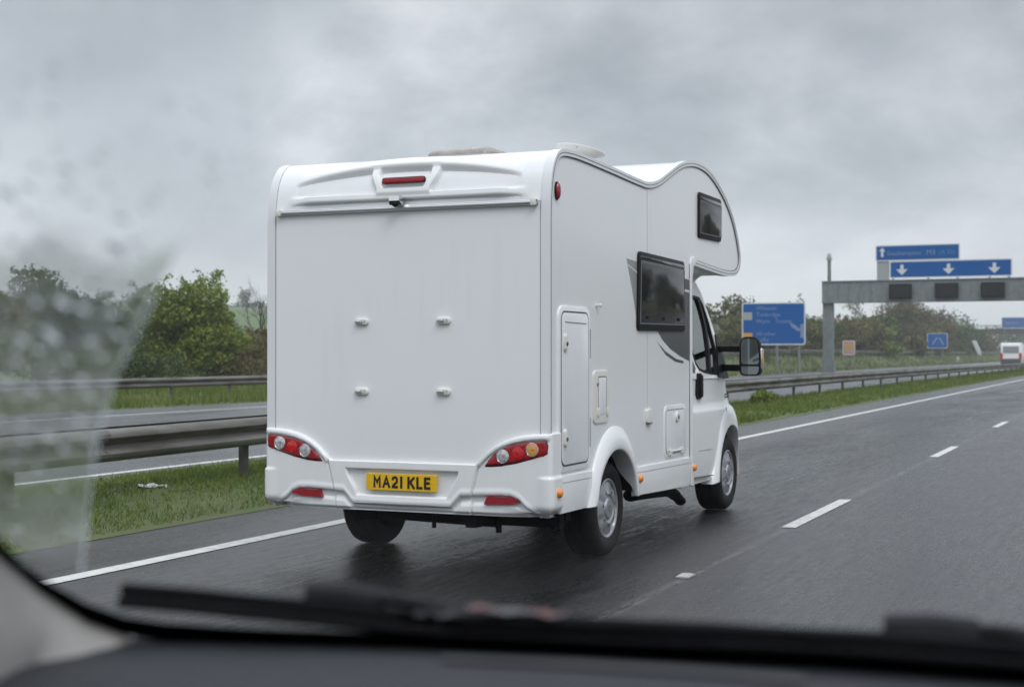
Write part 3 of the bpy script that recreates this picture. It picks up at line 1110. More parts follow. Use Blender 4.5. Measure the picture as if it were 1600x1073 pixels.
for s in (-1, 1):
    L = [(s * a, c) for a, c in LAMP]
    lamp = on_bumper(scale_about(L, 1.0), 'tail_lamp', 'red', 0.0085, mh)
    on_bumper([(s * (0.86 + (a - 0.86) * (1.045 if a < 0.86 else 1.02)), 0.818 + (c - 0.818) * 1.13) for a, c in LAMP], 'lamp_rim', 'darkred', 0.0048, lamp)
    for (u, w, mm) in ((0.748, 0.793, 'clearlens'), (0.854, 0.816, 'red2'), (0.955, 0.840, 'amberdim' if s > 0 else 'clearlens')):
        R_ = 0.042
        b = MB()
        c = bump_path(s * u)
        cen = (c[0], c[1] - 0.0085, w)
        b.lathe([(0.0, R_), (0.002, R_), (0.004, R_ * 0.86), (0.0058, R_ * 0.5), (0.0065, 0.0)], cen, 'y', 28, sign=-1)
        lens = b.build('bulb_lens', mm, lamp, 50)
        if mm != 'red2':
            b = MB()
            b.lathe([(0.0, R_ + 0.004), (0.004, R_ + 0.003), (0.005, R_), (0.002, R_ - 0.002)], cen, 'y', 28, sign=-1)
            b.build('lens_ring', 'chrome', lamp, 50)
            b = MB()
            b.lathe([(0.006, 0.012), (0.0075, 0.009), (0.0078, 0.0)], (cen[0] + 0.007, cen[1], cen[2] + 0.006), 'y', 16, sign=-1)
            b.build('bulb', 'softseam' if mm == 'clearlens' else 'amber', lamp, 50)
    # low reflector
    RF = [(s * a, c) for a, c in [(0.632, 0.530), (0.795, 0.531), (0.835, 0.520), (0.862, 0.503), (0.79, 0.488), (0.612, 0.481)]]
    b = MB()
    pts = [(a, BY - 0.002 + 0.008 * (abs(a) / 0.99) ** 3, c) for a, c in RF]
    front = [(p[0], p[1] - 0.006, p[2]) for p in pts]
    n = len(pts)
    b.add([(p[0], p[1] + 0.03, p[2]) for p in pts] + front, [(i, (i + 1) % n, n + (i + 1) % n, n + i) for i in range(n)] + [tuple(range(n, 2 * n))])
    b.build('low_reflector', 'redrefl', mh, 30)

# number plate
PY = BY - 0.008
plate = prism([(a, PY + 0.012, c) for a, c in rrect(-0.262, 0.268, 0.546, 0.657, 0.008)], (0, -0.016, 0), 'number_plate', 'plate', mh, 0.002, 1)
STROKES = {'M': [[(0, 0), (0, 1), (.5, .42), (1, 1), (1, 0)]], 'A': [[(0, 0), (.5, 1), (1, 0)], [(.2, .32), (.8, .32)]],
           '2': [[(0, .82), (.12, .95), (.3, 1), (.7, 1), (.9, .93), (1, .78), (1, .62), (.88, .48), (.25, .24), (.04, .1), (0, 0), (1, 0)]],
           '1': [[(.5, 0), (.5, 1)]], 'K': [[(0, 0), (0, 1)], [(1, 1), (.08, .42)], [(.34, .58), (1, 0)]], 'L': [[(0, 1), (0, 0), (1, 0)]],
           'E': [[(1, 1), (0, 1), (0, 0), (1, 0)], [(0, .52), (.88, .52)]]}


def stroke_text(mb, items, z0, h, t, y):
    """bold strokes with mitred joints, drawn flat just proud of y"""
    for ch, x0, w in items:
        for ln in STROKES[ch]:
            P_ = [Vector((x0 + t / 2 + a * (w - t), z0 + t / 2 + c * (h - t))) for a, c in ln]
            lft, rgt = [], []
            for i, p in enumerate(P_):
                d0 = (p - P_[i - 1]).normalized() if i else None
                d1 = (P_[i + 1] - p).normalized() if i < len(P_) - 1 else None
                if d0 is None or d1 is None:
                    dd = d1 if d0 is None else d0
                    nn = Vector((-dd.y, dd.x)); k = t / 2
                    p = p + dd * (-t / 2 if d0 is None else t / 2)
                else:
                    n0 = Vector((-d0.y, d0.x)); n1_ = Vector((-d1.y, d1.x))
                    nn = (n0 + n1_).normalized(); k = min(t / 2 / max(0.35, nn.dot(n0)), t * 1.1)
                lft.append(p + nn * k); rgt.append(p - nn * k)
            base = len(mb.v)
            n = len(P_)
            mb.v += [(p.x, y, p.y) for p in lft] + [(p.x, y, p.y) for p in rgt]
            for i in range(n - 1):
                mb.f.append((base + i, base + i + 1, base + n + i + 1, base + n + i)); mb.mi.append(0)
            y -= 0.0002
    return mb


b = MB()
x = -0.207
its = []
for ch, w in (('M', .058), ('A', .060), ('2', .048), ('1', .026), (' ', .010), ('K', .056), ('L', .046), ('E', .048)):
    if ch != ' ': its.append((ch, x, w))
    x += w + 0.0115
stroke_text(b, its, 0.562, 0.080, 0.0170, PY - 0.0048)
b.build('plate_lettering', 'plateblack', plate, 0)
b = MB()
for sx in (-0.235, 0.24):
    b.lathe([(0.0, 0.006), (0.003, 0.005), (0.004, 0.0)], (sx, PY - 0.004, 0.602), 'y', 10, sign=-1)
b.build('plate_screw', 'plate', plate)

# ---- side skirts, arches and markers (both sides alike)
RARCH_IN = [(1.17 + 0.44 * math.cos(a), 0.33 + 0.44 * math.sin(a)) for a in np.linspace(math.pi * 1.06, -math.pi * 0.06, 41)]
RARCH_IN = [(y, max(z, 0.405)) for y, z in RARCH_IN]
RARCH_IN[0] = (0.735, 0.415); RARCH_IN[-1] = (1.605, 0.405)
RARCH_OUT = resample(catmull([(0.59, 0.412), (0.68, 0.56), (0.80, 0.73), (0.90, 0.830), (1.014, 0.895), (1.13, 0.930), (1.25, 0.932), (1.36, 0.912), (1.46, 0.862), (1.55, 0.785), (1.62, 0.690), (1.668, 0.585), (1.685, 0.405)], 6), 41)
for s in (-1, 1):
    def side(pts, th, name, m, bev=0.0, lx=HW, parent=mh, seg=2):
        return prism([(s * (lx - 0.012), y, z) for y, z in pts], (s * (th + 0.012), 0, 0), name, m, parent, bev, seg)
    side([(0.13, 0.418), (0.62, 0.414), (0.70, 0.55), (0.716, 0.656), (0.13, 0.660)], 0.020, 'side_skirt', 'gel', 0.008)
    side([(0.135, 0.615), (0.690, 0.609), (0.692, 0.613), (0.135, 0.619)], 0.0215, 'skirt_seam', 'softseam')
    side([(1.62, 0.402), (2.98, 0.362), (3.05, 0.385), (3.075, 0.595), (1.62, 0.612)], 0.020, 'side_skirt', 'gel', 0.010)
    side([(1.66, 0.568), (3.06, 0.549), (3.06, 0.5535), (1.66, 0.5725)], 0.0215, 'skirt_seam', 'softseam')
    # moulded wheel arch
    b = MB()
    rows = []
    for (y0, z0), (y1, z1) in zip(RARCH_OUT, RARCH_IN):
        row = []
        ft = 0.15 + 0.85 * sst(0.42, 0.62, z1)
        for u, lx in ((0, HW - 0.006), (0.0, HW + 0.008), (0.10, HW + 0.018), (0.35, HW + 0.036), (0.70, HW + 0.048), (0.92, HW + 0.050), (0.985, HW + 0.044), (1.0, HW + 0.036), (1.0, HW + 0.036 - 0.056 * ft), (0.985, HW + 0.036 - 0.126 * ft)):
            row.append((s * lx, y0 + (y1 - y0) * u, z0 + (z1 - z0) * u))
        rows.append(row)
    b.grid(rows)
    for rw in (rows[0], rows[-1]):
        b.add(rw, [tuple(range(len(rw)))])
    b.build('wheel_arch', 'gel', mh, 50)
    for y, z in ((0.02, 0.561), (1.72, 0.524), (3.16, 0.503)):
        lx = {0.02: BW + 0.012, 1.72: HW + 0.019, 3.16: HW + 0.012}[y]
        if y < 0.1: y = 0.035
        b = MB()
        b.lathe([(-0.01, 0.030), (0.008, 0.030), (0.020, 0.026), (0.027, 0.016), (0.029, 0.0)], (s * lx, y, z), 'x', 24, sign=s)
        b.build('side_marker', 'amber', mh, 50)
    # red marker high on the rear corner
    b = MB()
    b.lathe([(-0.004, 0.056), (0.010, 0.056), (0.020, 0.048), (0.026, 0.028), (0.028, 0.0)], (s * (HW + 0.004), 0.085, 2.500), 'x', 28, sign=s)
    b.v = [(x_, 0.085 + (y_ - 0.085) * 0.5, z_) for x_, y_, z_ in b.v]
    mk = b.build('high_marker', 'red', mh, 50)
    b = MB()
    b.lathe([(-0.004, 0.060), (0.008, 0.060), (0.010, 0.054)], (s * (HW + 0.004), 0.085, 2.500), 'x', 28, sign=s)
    b.v = [(x_, 0.085 + (y_ - 0.085) * 0.52, z_) for x_, y_, z_ in b.v]
    b.build('marker_base', 'blackplastic', mk, 50)
    # front edge strut of the living body
    side([(3.075, 0.36), (3.165, 0.345), (3.17, 0.60), (3.135, 0.62), (3.12, 1.95), (3.13, 2.08), (3.17, 2.18), (3.28, 2.225), (3.20, 2.268), (3.12, 2.255), (3.085, 2.20), (3.08, 0.60)], 0.014, 'front_strut', 'trim', 0.006)
    side([(3.070, 0.40), (3.0755, 0.40), (3.0755, 2.2), (3.070, 2.2)], 0.004, 'strut_seam', 'seam')
    # panel joints
    side([(1.955, 1.02), (1.9585, 1.02), (1.9585, 2.70), (1.955, 2.70)], 0.0012, 'panel_joint', 'softseam')
    # main side window
    wo_ = rpoly([(1.715, 2.220), (2.885, 2.205), (2.905, 1.635), (1.690, 1.625)], 0.05, 5)
    win = side(wo_, 0.019, 'side_window', 'winframe', 0.008)
    side(rpoly([(1.755, 2.145), (2.862, 2.132), (2.880, 1.690), (1.735, 1.680)], 0.03, 4), 0.022, 'pane', 'tint', 0.003, parent=win)
    side(rpoly([(1.745, 2.188), (2.865, 2.175), (2.864, 2.150), (1.743, 2.163)], 0.006, 2), 0.0205, 'top_rail', 'tint', 0.002, parent=win)
    b = MB()
    b.tube([(s * (HW + 0.022), 1.755, 2.148), (s * (HW + 0.022), 2.862, 2.135), (s * (HW + 0.022), 2.882, 1.687), (s * (HW + 0.022), 1.733, 1.677), (s * (HW + 0.022), 1.755, 2.148)], 0.0028, 6)
    b.build('pane_edge', 'decal_light', win)
    b = MB()
    for yk in (1.90, 2.30, 2.70):
        b.box(s * (HW + 0.020), s * (HW + 0.030), yk - 0.022, yk + 0.022, 1.715, 1.738)
    b.build('catch', 'blackplastic', win)
    # window in the alcove
    wa = rpoly([(3.315, 2.825), (4.02, 2.822), (4.015, 2.445), (3.310, 2.435)], 0.04, 5)
    win = side(wa, 0.019, 'alcove_window', 'winframe', 0.008)
    side(rpoly([(3.350, 2.752), (4.000, 2.750), (3.996, 2.488), (3.345, 2.480)], 0.025, 4), 0.022, 'pane', 'tint', 0.003, parent=win)
    side(rpoly([(3.345, 2.793), (4.0, 2.790), (4.0, 2.762), (3.345, 2.765)], 0.006, 2), 0.0205, 'top_rail', 'tint', 0.002, parent=win)
    b = MB()
    b.tube([(s * (HW + 0.022), 3.348, 2.755), (s * (HW + 0.022), 4.002, 2.753), (s * (HW + 0.022), 3.998, 2.485), (s * (HW + 0.022), 3.343, 2.477), (s * (HW + 0.022), 3.348, 2.755)], 0.0028, 6)
    b.build('pane_edge', 'decal_light', win)
    # decals
    side([(1.475, 2.150), (1.71, 2.138), (1.705, 1.80), (1.69, 1.74), (1.60, 1.93)], 0.0015, 'decal', 'decal_light')
    side([(1.500, 2.108), (1.71, 2.062), (1.71, 2.052), (1.505, 2.098)], 0.0028, 'decal_stripe', 'paint')
    side([(2.19, 1.640), (2.34, 1.560), (2.55, 1.490), (2.80, 1.435), (3.066, 1.392), (3.066, 2.085), (2.87, 2.075), (2.87, 1.640)], 0.0015, 'decal', 'decal')
    side([(2.89, 1.985), (3.066, 1.978), (3.066, 1.960), (2.89, 1.967)], 0.0030, 'decal_stripe', 'paint')
    side([(2.89, 2.087), (3.066, 2.080), (3.066, 2.066), (2.89, 2.073)], 0.0030, 'decal_stripe', 'paint')
    side([(2.20, 1.545), (2.42, 1.470), (2.70, 1.412), (2.90, 1.395), (2.90, 1.375), (2.68, 1.388), (2.42, 1.445)], 0.0015, 'decal', 'decal')

s = 1


def side(pts, th, name, m, bev=0.0, lx=HW, parent=mh, seg=2):
    return prism([(s * (lx - 0.012), y, z) for y, z in pts], (s * (th + 0.012), 0, 0), name, m, parent, bev, seg)


# tall locker door on the rear corner
door = side(rrect(0.098, 0.690, 0.680, 1.765, 0.085, 7), 0.012, 'locker_door', 'gel', 0.008)
side(rrect(0.138, 0.652, 0.718, 1.732, 0.064, 7), 0.0132, 'door_gap', 'seam', 0, parent=door)
side(rrect(0.149, 0.641, 0.729, 1.721, 0.056, 7), 0.0165, 'door_panel', 'paint', 0.004, parent=door)
b = MB()
b.tube([(HW + 0.0165, 0.20, 1.66), (HW + 0.0165, 0.60, 1.655)], 0.004, 6)
b.build('groove', 'softseam', door)
for z in (1.525, 0.905):
    h = side(rrect(0.172, 0.218, z - 0.055, z + 0.055, 0.02), 0.030, 'handle', 'cream', 0.010, 3, parent=door) if False else prism([(HW + 0.008, y, zz) for y, zz in rrect(0.170, 0.220, z - 0.055, z + 0.055, 0.02)], (0.026, 0, 0), 'handle', 'cream', door, 0.010, 3)
    b = MB()
    b.lathe([(0, 0.014), (0.006, 0.013), (0.008, 0.008), (0.004, 0.0)], (HW + 0.033, 0.195, z - 0.008), 'x', 14)
    b.build('lock', 'hubdark', h)
b = MB()
for z0, z1 in ((1.42, 1.62), (0.82, 1.02)):
    b.tube([(HW + 0.014, 0.683, z0), (HW + 0.014, 0.683, z1)], 0.0035, 8)
b.build('hinge', 'palegasket', door)
# cream hatch
ha = side(rrect(0.760, 1.060, 0.972, 1.335, 0.04, 5), 0.011, 'cassette_hatch', 'cream', 0.005, seg=3)
side(rrect(0.842, 1.012, 1.028, 1.296, 0.02, 4), 0.0115, 'hatch_gap', 'seam', 0, parent=ha)
side(rrect(0.849, 1.005, 1.028, 1.289, 0.016, 4), 0.0125, 'hatch_panel', 'paint', 0.004, parent=ha)
b = MB()
b.lathe([(0, 0.013), (0.005, 0.012), (0.006, 0.0)], (HW + 0.016, 0.826, 1.245), 'x', 12)
b.build('lock', 'softseam', ha)
for yk in (0.835, 1.02):
    prism([(HW + 0.010, y, z) for y, z in rrect(yk - 0.012, yk + 0.012, 1.02, 1.075, 0.006, 3)], (0.014, 0, 0), 'latch', 'cream', ha, 0.004)
# little coat hook, socket cover, gas locker
b = MB()
b.tube([(HW - 0.01, 0.838, 1.787), (HW + 0.025, 0.838, 1.787)], [0.010, 0.010], 10)
b.lathe([(0.0, 0.0), (0.0, 0.014), (0.016, 0.014), (0.020, 0.0)], (HW + 0.022, 0.838, 1.787), 'x', 12)
b.build('door_retainer', 'cream', mh)
sk = side(rrect(1.915, 2.030, 0.925, 1.032, 0.02, 4), 0.022, 'socket_cover', 'cream', 0.008, seg=3)
b = MB(); b.box(HW, HW + 0.022, 1.925, 2.02, 0.918, 0.924)
b.build('hinge', 'seam', sk)
gl = side(rrect(2.370, 2.960, 0.622, 1.040, 0.07, 6), 0.006, 'gas_locker_door', 'gel', 0.004)
side(rrect(2.405, 2.925, 0.655, 1.008, 0.05, 6), 0.0075, 'door_gap', 'seam', 0, parent=gl)
side(rrect(2.411, 2.919, 0.661, 1.002, 0.045, 6), 0.0095, 'door_panel', 'paint', 0.003, parent=gl)
lk = prism([(HW + 0.008, y, z) for y, z in rrect(2.655, 2.735, 0.905, 0.985, 0.038, 6)], (0.016, 0, 0), 'lock', 'cream', gl, 0.005)
b = MB(); b.lathe([(0, 0.018), (0.004, 0.016), (0.004, 0.0)], (HW + 0.0235, 2.695, 0.943), 'x', 14)
b.build('keyhole', 'hubdark', lk)
b = MB()
for yk in (2.50, 2.83):
    b.box(HW + 0.006, HW + 0.020, yk - 0.04, yk + 0.04, 0.650, 0.690)
b.tube([(HW + 0.016, 2.46, 0.676), (HW + 0.016, 2.87, 0.676)], 0.006, 8)
b.build('hinge', 'cream', gl)

# ---- roof fittings
rl = prism([(a, c, 2.775) for a, c in rrect(-0.07, 0.45, 0.36, 0.88, 0.06, 5)], (0, 0, 0.040), 'rooflight', 'signback', mh, 0.006)
b = MB()
rows = []
for i in range(9):
    f = math.cos(i / 8 * math.pi / 2)
    hh = 0.06 * math.sin(i / 8 * math.pi / 2)
    q = rrect(-0.05 + 0.05 * (1 - f), 0.43 - 0.05 * (1 - f), 0.38 + 0.10 * (1 - f), 0.86 - 0.10 * (1 - f), 0.05, 4)
    rows.append([(a, c, 2.815 + hh) for a, c in q] + [(q[0][0], q[0][1], 2.815 + hh)])
b.grid(rows); b.add([p for p in rows[-1][:-1]], [tuple(range(len(rows[-1]) - 1))])
b.build('dome', 'smoke', rl, 40)
b = MB()
b.lathe([(0.0, 0.0), (0.004, 0.10), (0.018, 0.17), (0.036, 0.215), (0.040, 0.212), (0.046, 0.15), (0.055, 0.0)], (0, 0, 0), 'z', 36)
dish = b.build('satellite_dish', 'cream', mh, 40)
dish.location = (0.84, 1.08, 2.868)
dish.scale = (0.84, 0.84, 0.9)
dish.rotation_euler = (math.radians(-8), math.radians(10), 0)
b = MB()
b.tube([(0.80, 1.08, 2.77), (0.80, 1.08, 2.88)], 0.035, 14)
b.build('mount', 'cream', dish).matrix_parent_inverse = Matrix.Identity(4)
D.objects['mount'].location = (0, 0, 0)
me = D.objects['mount'].data
for v in me.vertices:
    v.co = (v.co.x - 0.80, v.co.y - 1.08, v.co.z - 2.868)
b = MB()
b.lathe([(0, 0.0), (0, 0.022), (0.012, 0.022), (0.014, 0.0)], (0.02, -0.19, 0.035), 'y', 14)
b.build('clip', 'chrome', dish)
b = MB()
b.lathe([(-0.02, 0.075), (0.012, 0.072), (0.022, 0.055), (0.026, 0.0)], (0.93, 1.16, 2.772), 'z', 20)
b.build('roof_vent', 'blackplastic', mh)

# ---- chassis
b = MB()
b.box(-0.52, 0.98, 0.34, 0.42, 0.300, 0.43)
b.box(-0.50, -0.42, 0.05, 3.6, 0.31, 0.45)
b.box(0.42, 0.50, 0.05, 3.6, 0.31, 0.45)
b.box(-0.52, 0.98, 0.45, 0.55, 0.33, 0.45)
b.box(-0.36, 0.36, 1.75, 3.0, 0.27, 0.45)
b.tube([(-0.9, 1.25, 0.345), (0.9, 1.25, 0.345)], 0.045, 12)
b.tube([(0.06, 0.30, 0.36), (0.06, 0.30, 0.265)], 0.016, 8)
b.tube([(0.55, 0.30, 0.36), (0.55, 0.30, 0.255)], 0.022, 8)
b.tube([(-0.28, 0.33, 0.32), (0.52, 0.33, 0.30)], 0.016, 8)
b.build('chassis', 'under', mh)
b = MB()
b.tube(catmull([(0.80, 2.30, 0.335), (0.80, 2.60, 0.325), (0.80, 3.00, 0.305), (0.80, 3.28, 0.285), (0.80, 3.48, 0.235), (0.80, 3.66, 0.165)], 4), [0.062] * 12 + [0.058] * 5 + [0.05] * 4, 14, flat=0.8)
b.build('exhaust_pipe', 'under', mh)

# ---- wheels
TY = [(0.00, 0.215), (0.012, 0.235), (0.018, 0.262), (0.020, 0.288), (0.012, 0.312), (-0.006, 0.330), (-0.030, 0.339), (-0.060, 0.341)]
for i in range(5):
    c = -0.068 - i * 0.025
    TY += [(c, 0.341), (c - 0.003, 0.333), (c - 0.010, 0.333), (c - 0.013, 0.341)]
TY += [(-0.205, 0.338), (-0.228, 0.320), (-0.235, 0.28), (-0.232, 0.24), (-0.215, 0.21)]
HB = [(-0.020, 0.216), (0.004, 0.214), (0.008, 0.205), (0.004, 0.196), (-0.004, 0.190), (0.004, 0.165), (0.012, 0.140), (0.016, 0.105), (0.010, 0.095), (0.004, 0.088), (0.006, 0.078), (0.018, 0.070), (0.022, 0.048), (0.020, 0.030), (0.022, 0.020), (0.022, 0.0)]


def wheel(s, y, lx):
    w = empty('wheel', (s * lx, y, 0.343))
    w.parent = mh
    b = MB(); b.lathe([(a, r_) for a, r_ in TY], (0, 0, 0), 'x', 64, sign=s)
    b.build('tyre', 'tyre', w, 35)
    b = MB(); b.lathe(HB, (0, 0, 0), 'x', 48, sign=s)
    # slots pressed into the wheel trim
    for i, v in enumerate(b.v):
        rr = math.hypot(v[1], v[2])
        if 0.13 < rr < 0.192:
            th = math.atan2(v[2], v[1])
            k = max(0.0, math.cos(th * 7)) ** 2
            b.v[i] = (v[0] - s * 0.016 * k, v[1], v[2])
    b.build('rim', 'hub', w, 30)
    b = MB()
    for k in range(7):
        th = 2 * math.pi * k / 7 + 0.22
        c_, s_ = math.cos(th), math.sin(th)
        b.lathe([(0.0, 0.0), (0.012, 0.011), (0.0125, 0.0)], (s * 0.004, 0.120 * c_, 0.120 * s_), 'x', 8, sign=s)
    b.lathe([(0.0235, 0.024), (0.0235, 0.018), (0.0225, 0.016)], (0, 0, 0), 'x', 24, sign=s)
    b.build('wheel_nuts', 'hubdark', w, 30)


for s in (-1, 1):
    wheel(s, 1.255, 0.985 if s > 0 else 1.035)
    wheel(s, 4.640, 0.955)

# ---- cab
CW = 0.99


def cab_ring(z):
    """half outline of the cab at height z: (x, y) from the back to the nose"""
    t = sst(0.30, 0.55, z)
    nose = 5.48 - 0.10 * sst(0.6, 1.0, z) - 0.42 * sst(0.95, 1.25, z)
    w = CW - 0.03 * (1 - t) - 0.012 * sst(1.0, 1.25, z)
    pts = [(w, 3.10), (w, 3.6), (w, 4.1), (w, 4.45)]
    x0, y0 = w, 4.45
    for k in range(1, 15):
        th = k / 14 * math.pi / 2
        pts.append((w * math.cos(th) ** 0.55, 4.45 + (nose - 4.45) * math.sin(th) ** 1.15))
    return pts


rows = []
zs = [0.33, 0.36, 0.45, 0.60, 0.75, 0.90, 0.955, 0.965, 0.98, 1.05, 1.10, 1.16, 1.20, 1.235, 1.25]
for z in zs:
    q = cab_ring(z)
    belt = 0.010 * (1 - sst(0.958, 0.972, z)) - 0.010 * sst(0.98, 1.0, z) * (1 - sst(1.12, 1.20, z))
    hl = [(x_ + belt * (1 if x_ > 0.5 else 0), y_, z) for x_, y_ in q]
    rows.append(hl + [(-x_, y_, z_) for x_, y_, z_ in hl[::-1][1:]] + [hl[0]])
b = MB()
b.grid(rows)
b.add(rows[0][:-1], [tuple(range(len(rows[0]) - 1))])
b.add(rows[-1][:-1], [tuple(range(len(rows[0]) - 1))])
cabo = b.build('cab', ['cabpaint', 'under'], mh, 40, weld=True)
cuts = MB()
for s in (-1, 1):
    pts = [(4.575 + 0.43 * math.cos(a), 0.315 + 0.48 * math.sin(a)) for a in np.linspace(0, 2 * math.pi, 48, endpoint=False)]
    n = len(pts)
    cuts.add([(s * 0.62, y, z) for y, z in pts] + [(s * 1.4, y, z) for y, z in pts], [(i, (i + 1) % n, n + (i + 1) % n, n + i) for i in range(n)] + [tuple(range(n)), tuple(range(n, 2 * n))])
cu = cuts.build('cut', 'under', None, 0)
cu.location = mh.location
bpy.context.view_layer.update()
boolean_cut(cabo, [cu])
for p in cabo.data.polygons:
    c = p.center
    if ((c.y - 4.575) / 0.445) ** 2 + ((c.z - 0.315) / 0.495) ** 2 < 1.0 and abs(c.x) < 0.95 and abs(c.x) > 0.5 and c.z < 0.85:
        p.material_index = 1
FIN = [(4.575 + 0.415 * math.cos(a), 0.335 + 0.455 * math.sin(a)) for a in np.linspace(math.pi * 1.02, -math.pi * 0.02, 31)]
FOUT = resample(catmull([(4.00, 0.29), (4.08, 0.43), (4.15, 0.62), (4.22, 0.79), (4.34, 0.925), (4.48, 0.978), (4.62, 0.978), (4.76, 0.932), (4.88, 0.83), (4.97, 0.68), (5.02, 0.50), (5.03, 0.31)], 6), 31)
for s in (-1, 1):
    b = MB()
    rows = []
    for (y0, z0), (y1, z1) in zip(FOUT, FIN):
        row = []
        for u, lx in ((0, CW - 0.10), (0.0, CW + 0.000), (0.12, CW + 0.010), (0.4, CW + 0.024), (0.8, CW + 0.034), (0.96, CW + 0.032), (1.0, CW + 0.018), (1.0, CW - 0.02), (0.985, CW - 0.08)):
            pull = 0.055 * sst(4.75, 5.05, y0 + (y1 - y0) * u)
            row.append((s * (lx - pull), y0 + (y1 - y0) * u, z0 + (z1 - z0) * u))
        rows.append(row)
    b.grid(rows)
    for rw in (rows[0], rows[-1]):
        b.add(rw, [tuple(range(len(rw)))])
    b.build('wing_arch', 'cabpaint', mh, 50)

TILT = 0.22
tl = lambda z: 0.985 - TILT * (z - 1.25)
for s in (-1, 1):
    def tp(y, z, off=0.0):
        return (s * (tl(z) + off), y, z)
    inner = [(3.55, 1.93), (3.55, 1.70), (3.55, 1.45), (3.58, 1.36), (3.66, 1.305), (3.80, 1.285), (4.015, 1.268), (4.20, 1.260), (4.29, 1.285), (4.325, 1.40), (4.335, 1.526), (4.30, 1.731), (4.225, 1.905), (4.15, 1.965), (4.00, 1.975), (3.70, 1.97)]
    outer = [(3.10, 2.09), (3.10, 1.70), (3.10, 1.45), (3.10, 1.24), (3.50, 1.235), (3.80, 1.235), (4.02, 1.235), (4.25, 1.235), (4.50, 1.235), (4.485, 1.34), (4.465, 1.50), (4.37, 1.765), (4.245, 2.005), (4.14, 2.095), (4.00, 2.10), (3.60, 2.10)]
    b = MB()
    n = len(inner)
    vs = [tp(*p, 0.0) for p in outer] + [tp(*p, 0.0) for p in inner] + [tp(*p, -0.04) for p in inner] + [tp(*p, -0.04) for p in outer]
    fs = []
    for i in range(n):
        k = (i + 1) % n
        fs += [(i, k, n + k, n + i), (n + i, n + k, 2 * n + k, 2 * n + i), (2 * n + i, 2 * n + k, 3 * n + k, 3 * n + i), (3 * n + i, 3 * n + k, k, i)]
    b.add(vs, fs)
    fr = b.build('door_frame', 'cabpaint', mh, 30)
    # window seal and quarter-light bar
    b = MB()
    inn2 = [tuple(np.array(p) + (np.array((3.95, 1.6)) - np.array(p)) * 0.07) for p in inner]
    vs = [tp(*p, 0.003) for p in inner] + [tp(*p, 0.003) for p in inn2] + [tp(*p, -0.03) for p in inner] + [tp(*p, -0.03) for p in inn2]
    fs = []
    for i in range(n):
        k = (i + 1) % n
        fs += [(i, k, n + k, n + i), (2 * n + i, 2 * n + k, 3 * n + k, 3 * n + i), (n + i, n + k, 3 * n + k, 3 * n + i)]
    b.add(vs, fs)
    bar = [(4.085, 1.965), (4.135, 1.83), (4.150, 1.70), (4.110, 1.52), (4.05, 1.39), (3.99, 1.275)]
    rows = []
    for y, z in bar:
        rows.append([tp(y - 0.022, z, 0.004), tp(y + 0.030, z, 0.004), tp(y + 0.030, z, -0.03), tp(y - 0.022, z, -0.03), tp(y - 0.022, z, 0.004)])
    b.grid(rows)
    b.build('window_seal', 'blackplastic', fr, 30)
    prism([tp(*p, -0.014) for p in inner], (-s * 0.004, 0, 0), 'door_glass', 'cabglass', fr, 0, 0, 0)
    # dark decal continuing over the rear pillar
    prism([tp(*p, 0.0005) for p in [(3.12, 2.02), (3.40, 2.00), (3.50, 1.90), (3.50, 1.42), (3.56, 1.33), (3.50, 1.28), (3.12, 1.37)]], (s * 0.0015, 0, 0), 'decal', 'decal', mh, 0, 0, 0)
    # mirror: foot, two arms, tall head
    foot = prism([(s * 0.985, y, z) for y, z in rpoly([(4.36, 1.63), (4.44, 1.58), (4.535, 1.34), (4.53, 1.245), (4.26, 1.245), (4.33, 1.44)], 0.02, 3)], (s * -0.10, 0, 0), 'mirror_foot', 'blackplastic', mh, 0.01) if False else None
    b = MB()
    fo = [(4.395, 1.630), (4.435, 1.575), (4.525, 1.35), (4.53, 1.225), (4.20, 1.245), (4.32, 1.44)]
    vs = [tp(y, z, 0.014) for y, z in fo] + [tp(y, z, -0.05) for y, z in fo]
    b.add(vs, [tuple(range(6)), tuple(range(6, 12))] + [(i, (i + 1) % 6, 6 + (i + 1) % 6, 6 + i) for i in range(6)])
    foot = b.build('mirror_foot', 'winframe', mh, 30)
    b = MB()
    for z, h_ in ((1.495, 0.050), (1.325, 0.060)):
        x0 = tl(z) - 0.02
        rows = []
        for (x_, y_, k) in ((x0, 4.43, 1.15), (x0 + 0.10, 4.36, 1.0), (1.22, 4.22, 1.0), (1.34, 4.13, 1.0)):
            hh, ww = h_ * 0.5 * k, 0.032
            rows.append([(s * x_, y_ - ww, z - hh), (s * x_, y_ - ww, z + hh), (s * x_, y_ + ww, z + hh), (s * x_, y_ + ww, z - hh), (s * x_, y_ - ww, z - hh)])
        b.grid(rows)
    b.build('mirror_arm', 'blackplastic', mh, 30)
    hx0, hx1, hz0, hz1 = 1.225, 1.425, 1.255, 1.605
    hy = 4.06
    out = rpoly([(hx0 + 0.015, hz0), (hx1 - 0.005, hz0 + 0.005), (hx1, hz0 + 0.16), (hx1 - 0.012, hz1 - 0.05), (hx1 - 0.05, hz1), (hx0 + 0.03, hz1), (hx0, hz1 - 0.05), (hx0, hz0 + 0.05)], 0.045, 5)
    rows = []
    for d_, k in ((0.0, 0.97), (0.012, 1.0), (0.06, 1.0), (0.10, 0.93), (0.135, 0.75), (0.15, 0.45)):
        cx_, cz_ = (hx0 + hx1) / 2, (hz0 + hz1) / 2
        q = [(s * (cx_ + (a - cx_) * k), hy + d_, cz_ + (c - cz_) * k) for a, c in out]
        rows.append(q + [q[0]])
    b = MB(); b.grid(rows)
    b.add(rows[0][:-1], [tuple(range(len(rows[0]) - 1))]); b.add(rows[-1][:-1], [tuple(range(len(rows[0]) - 1))])
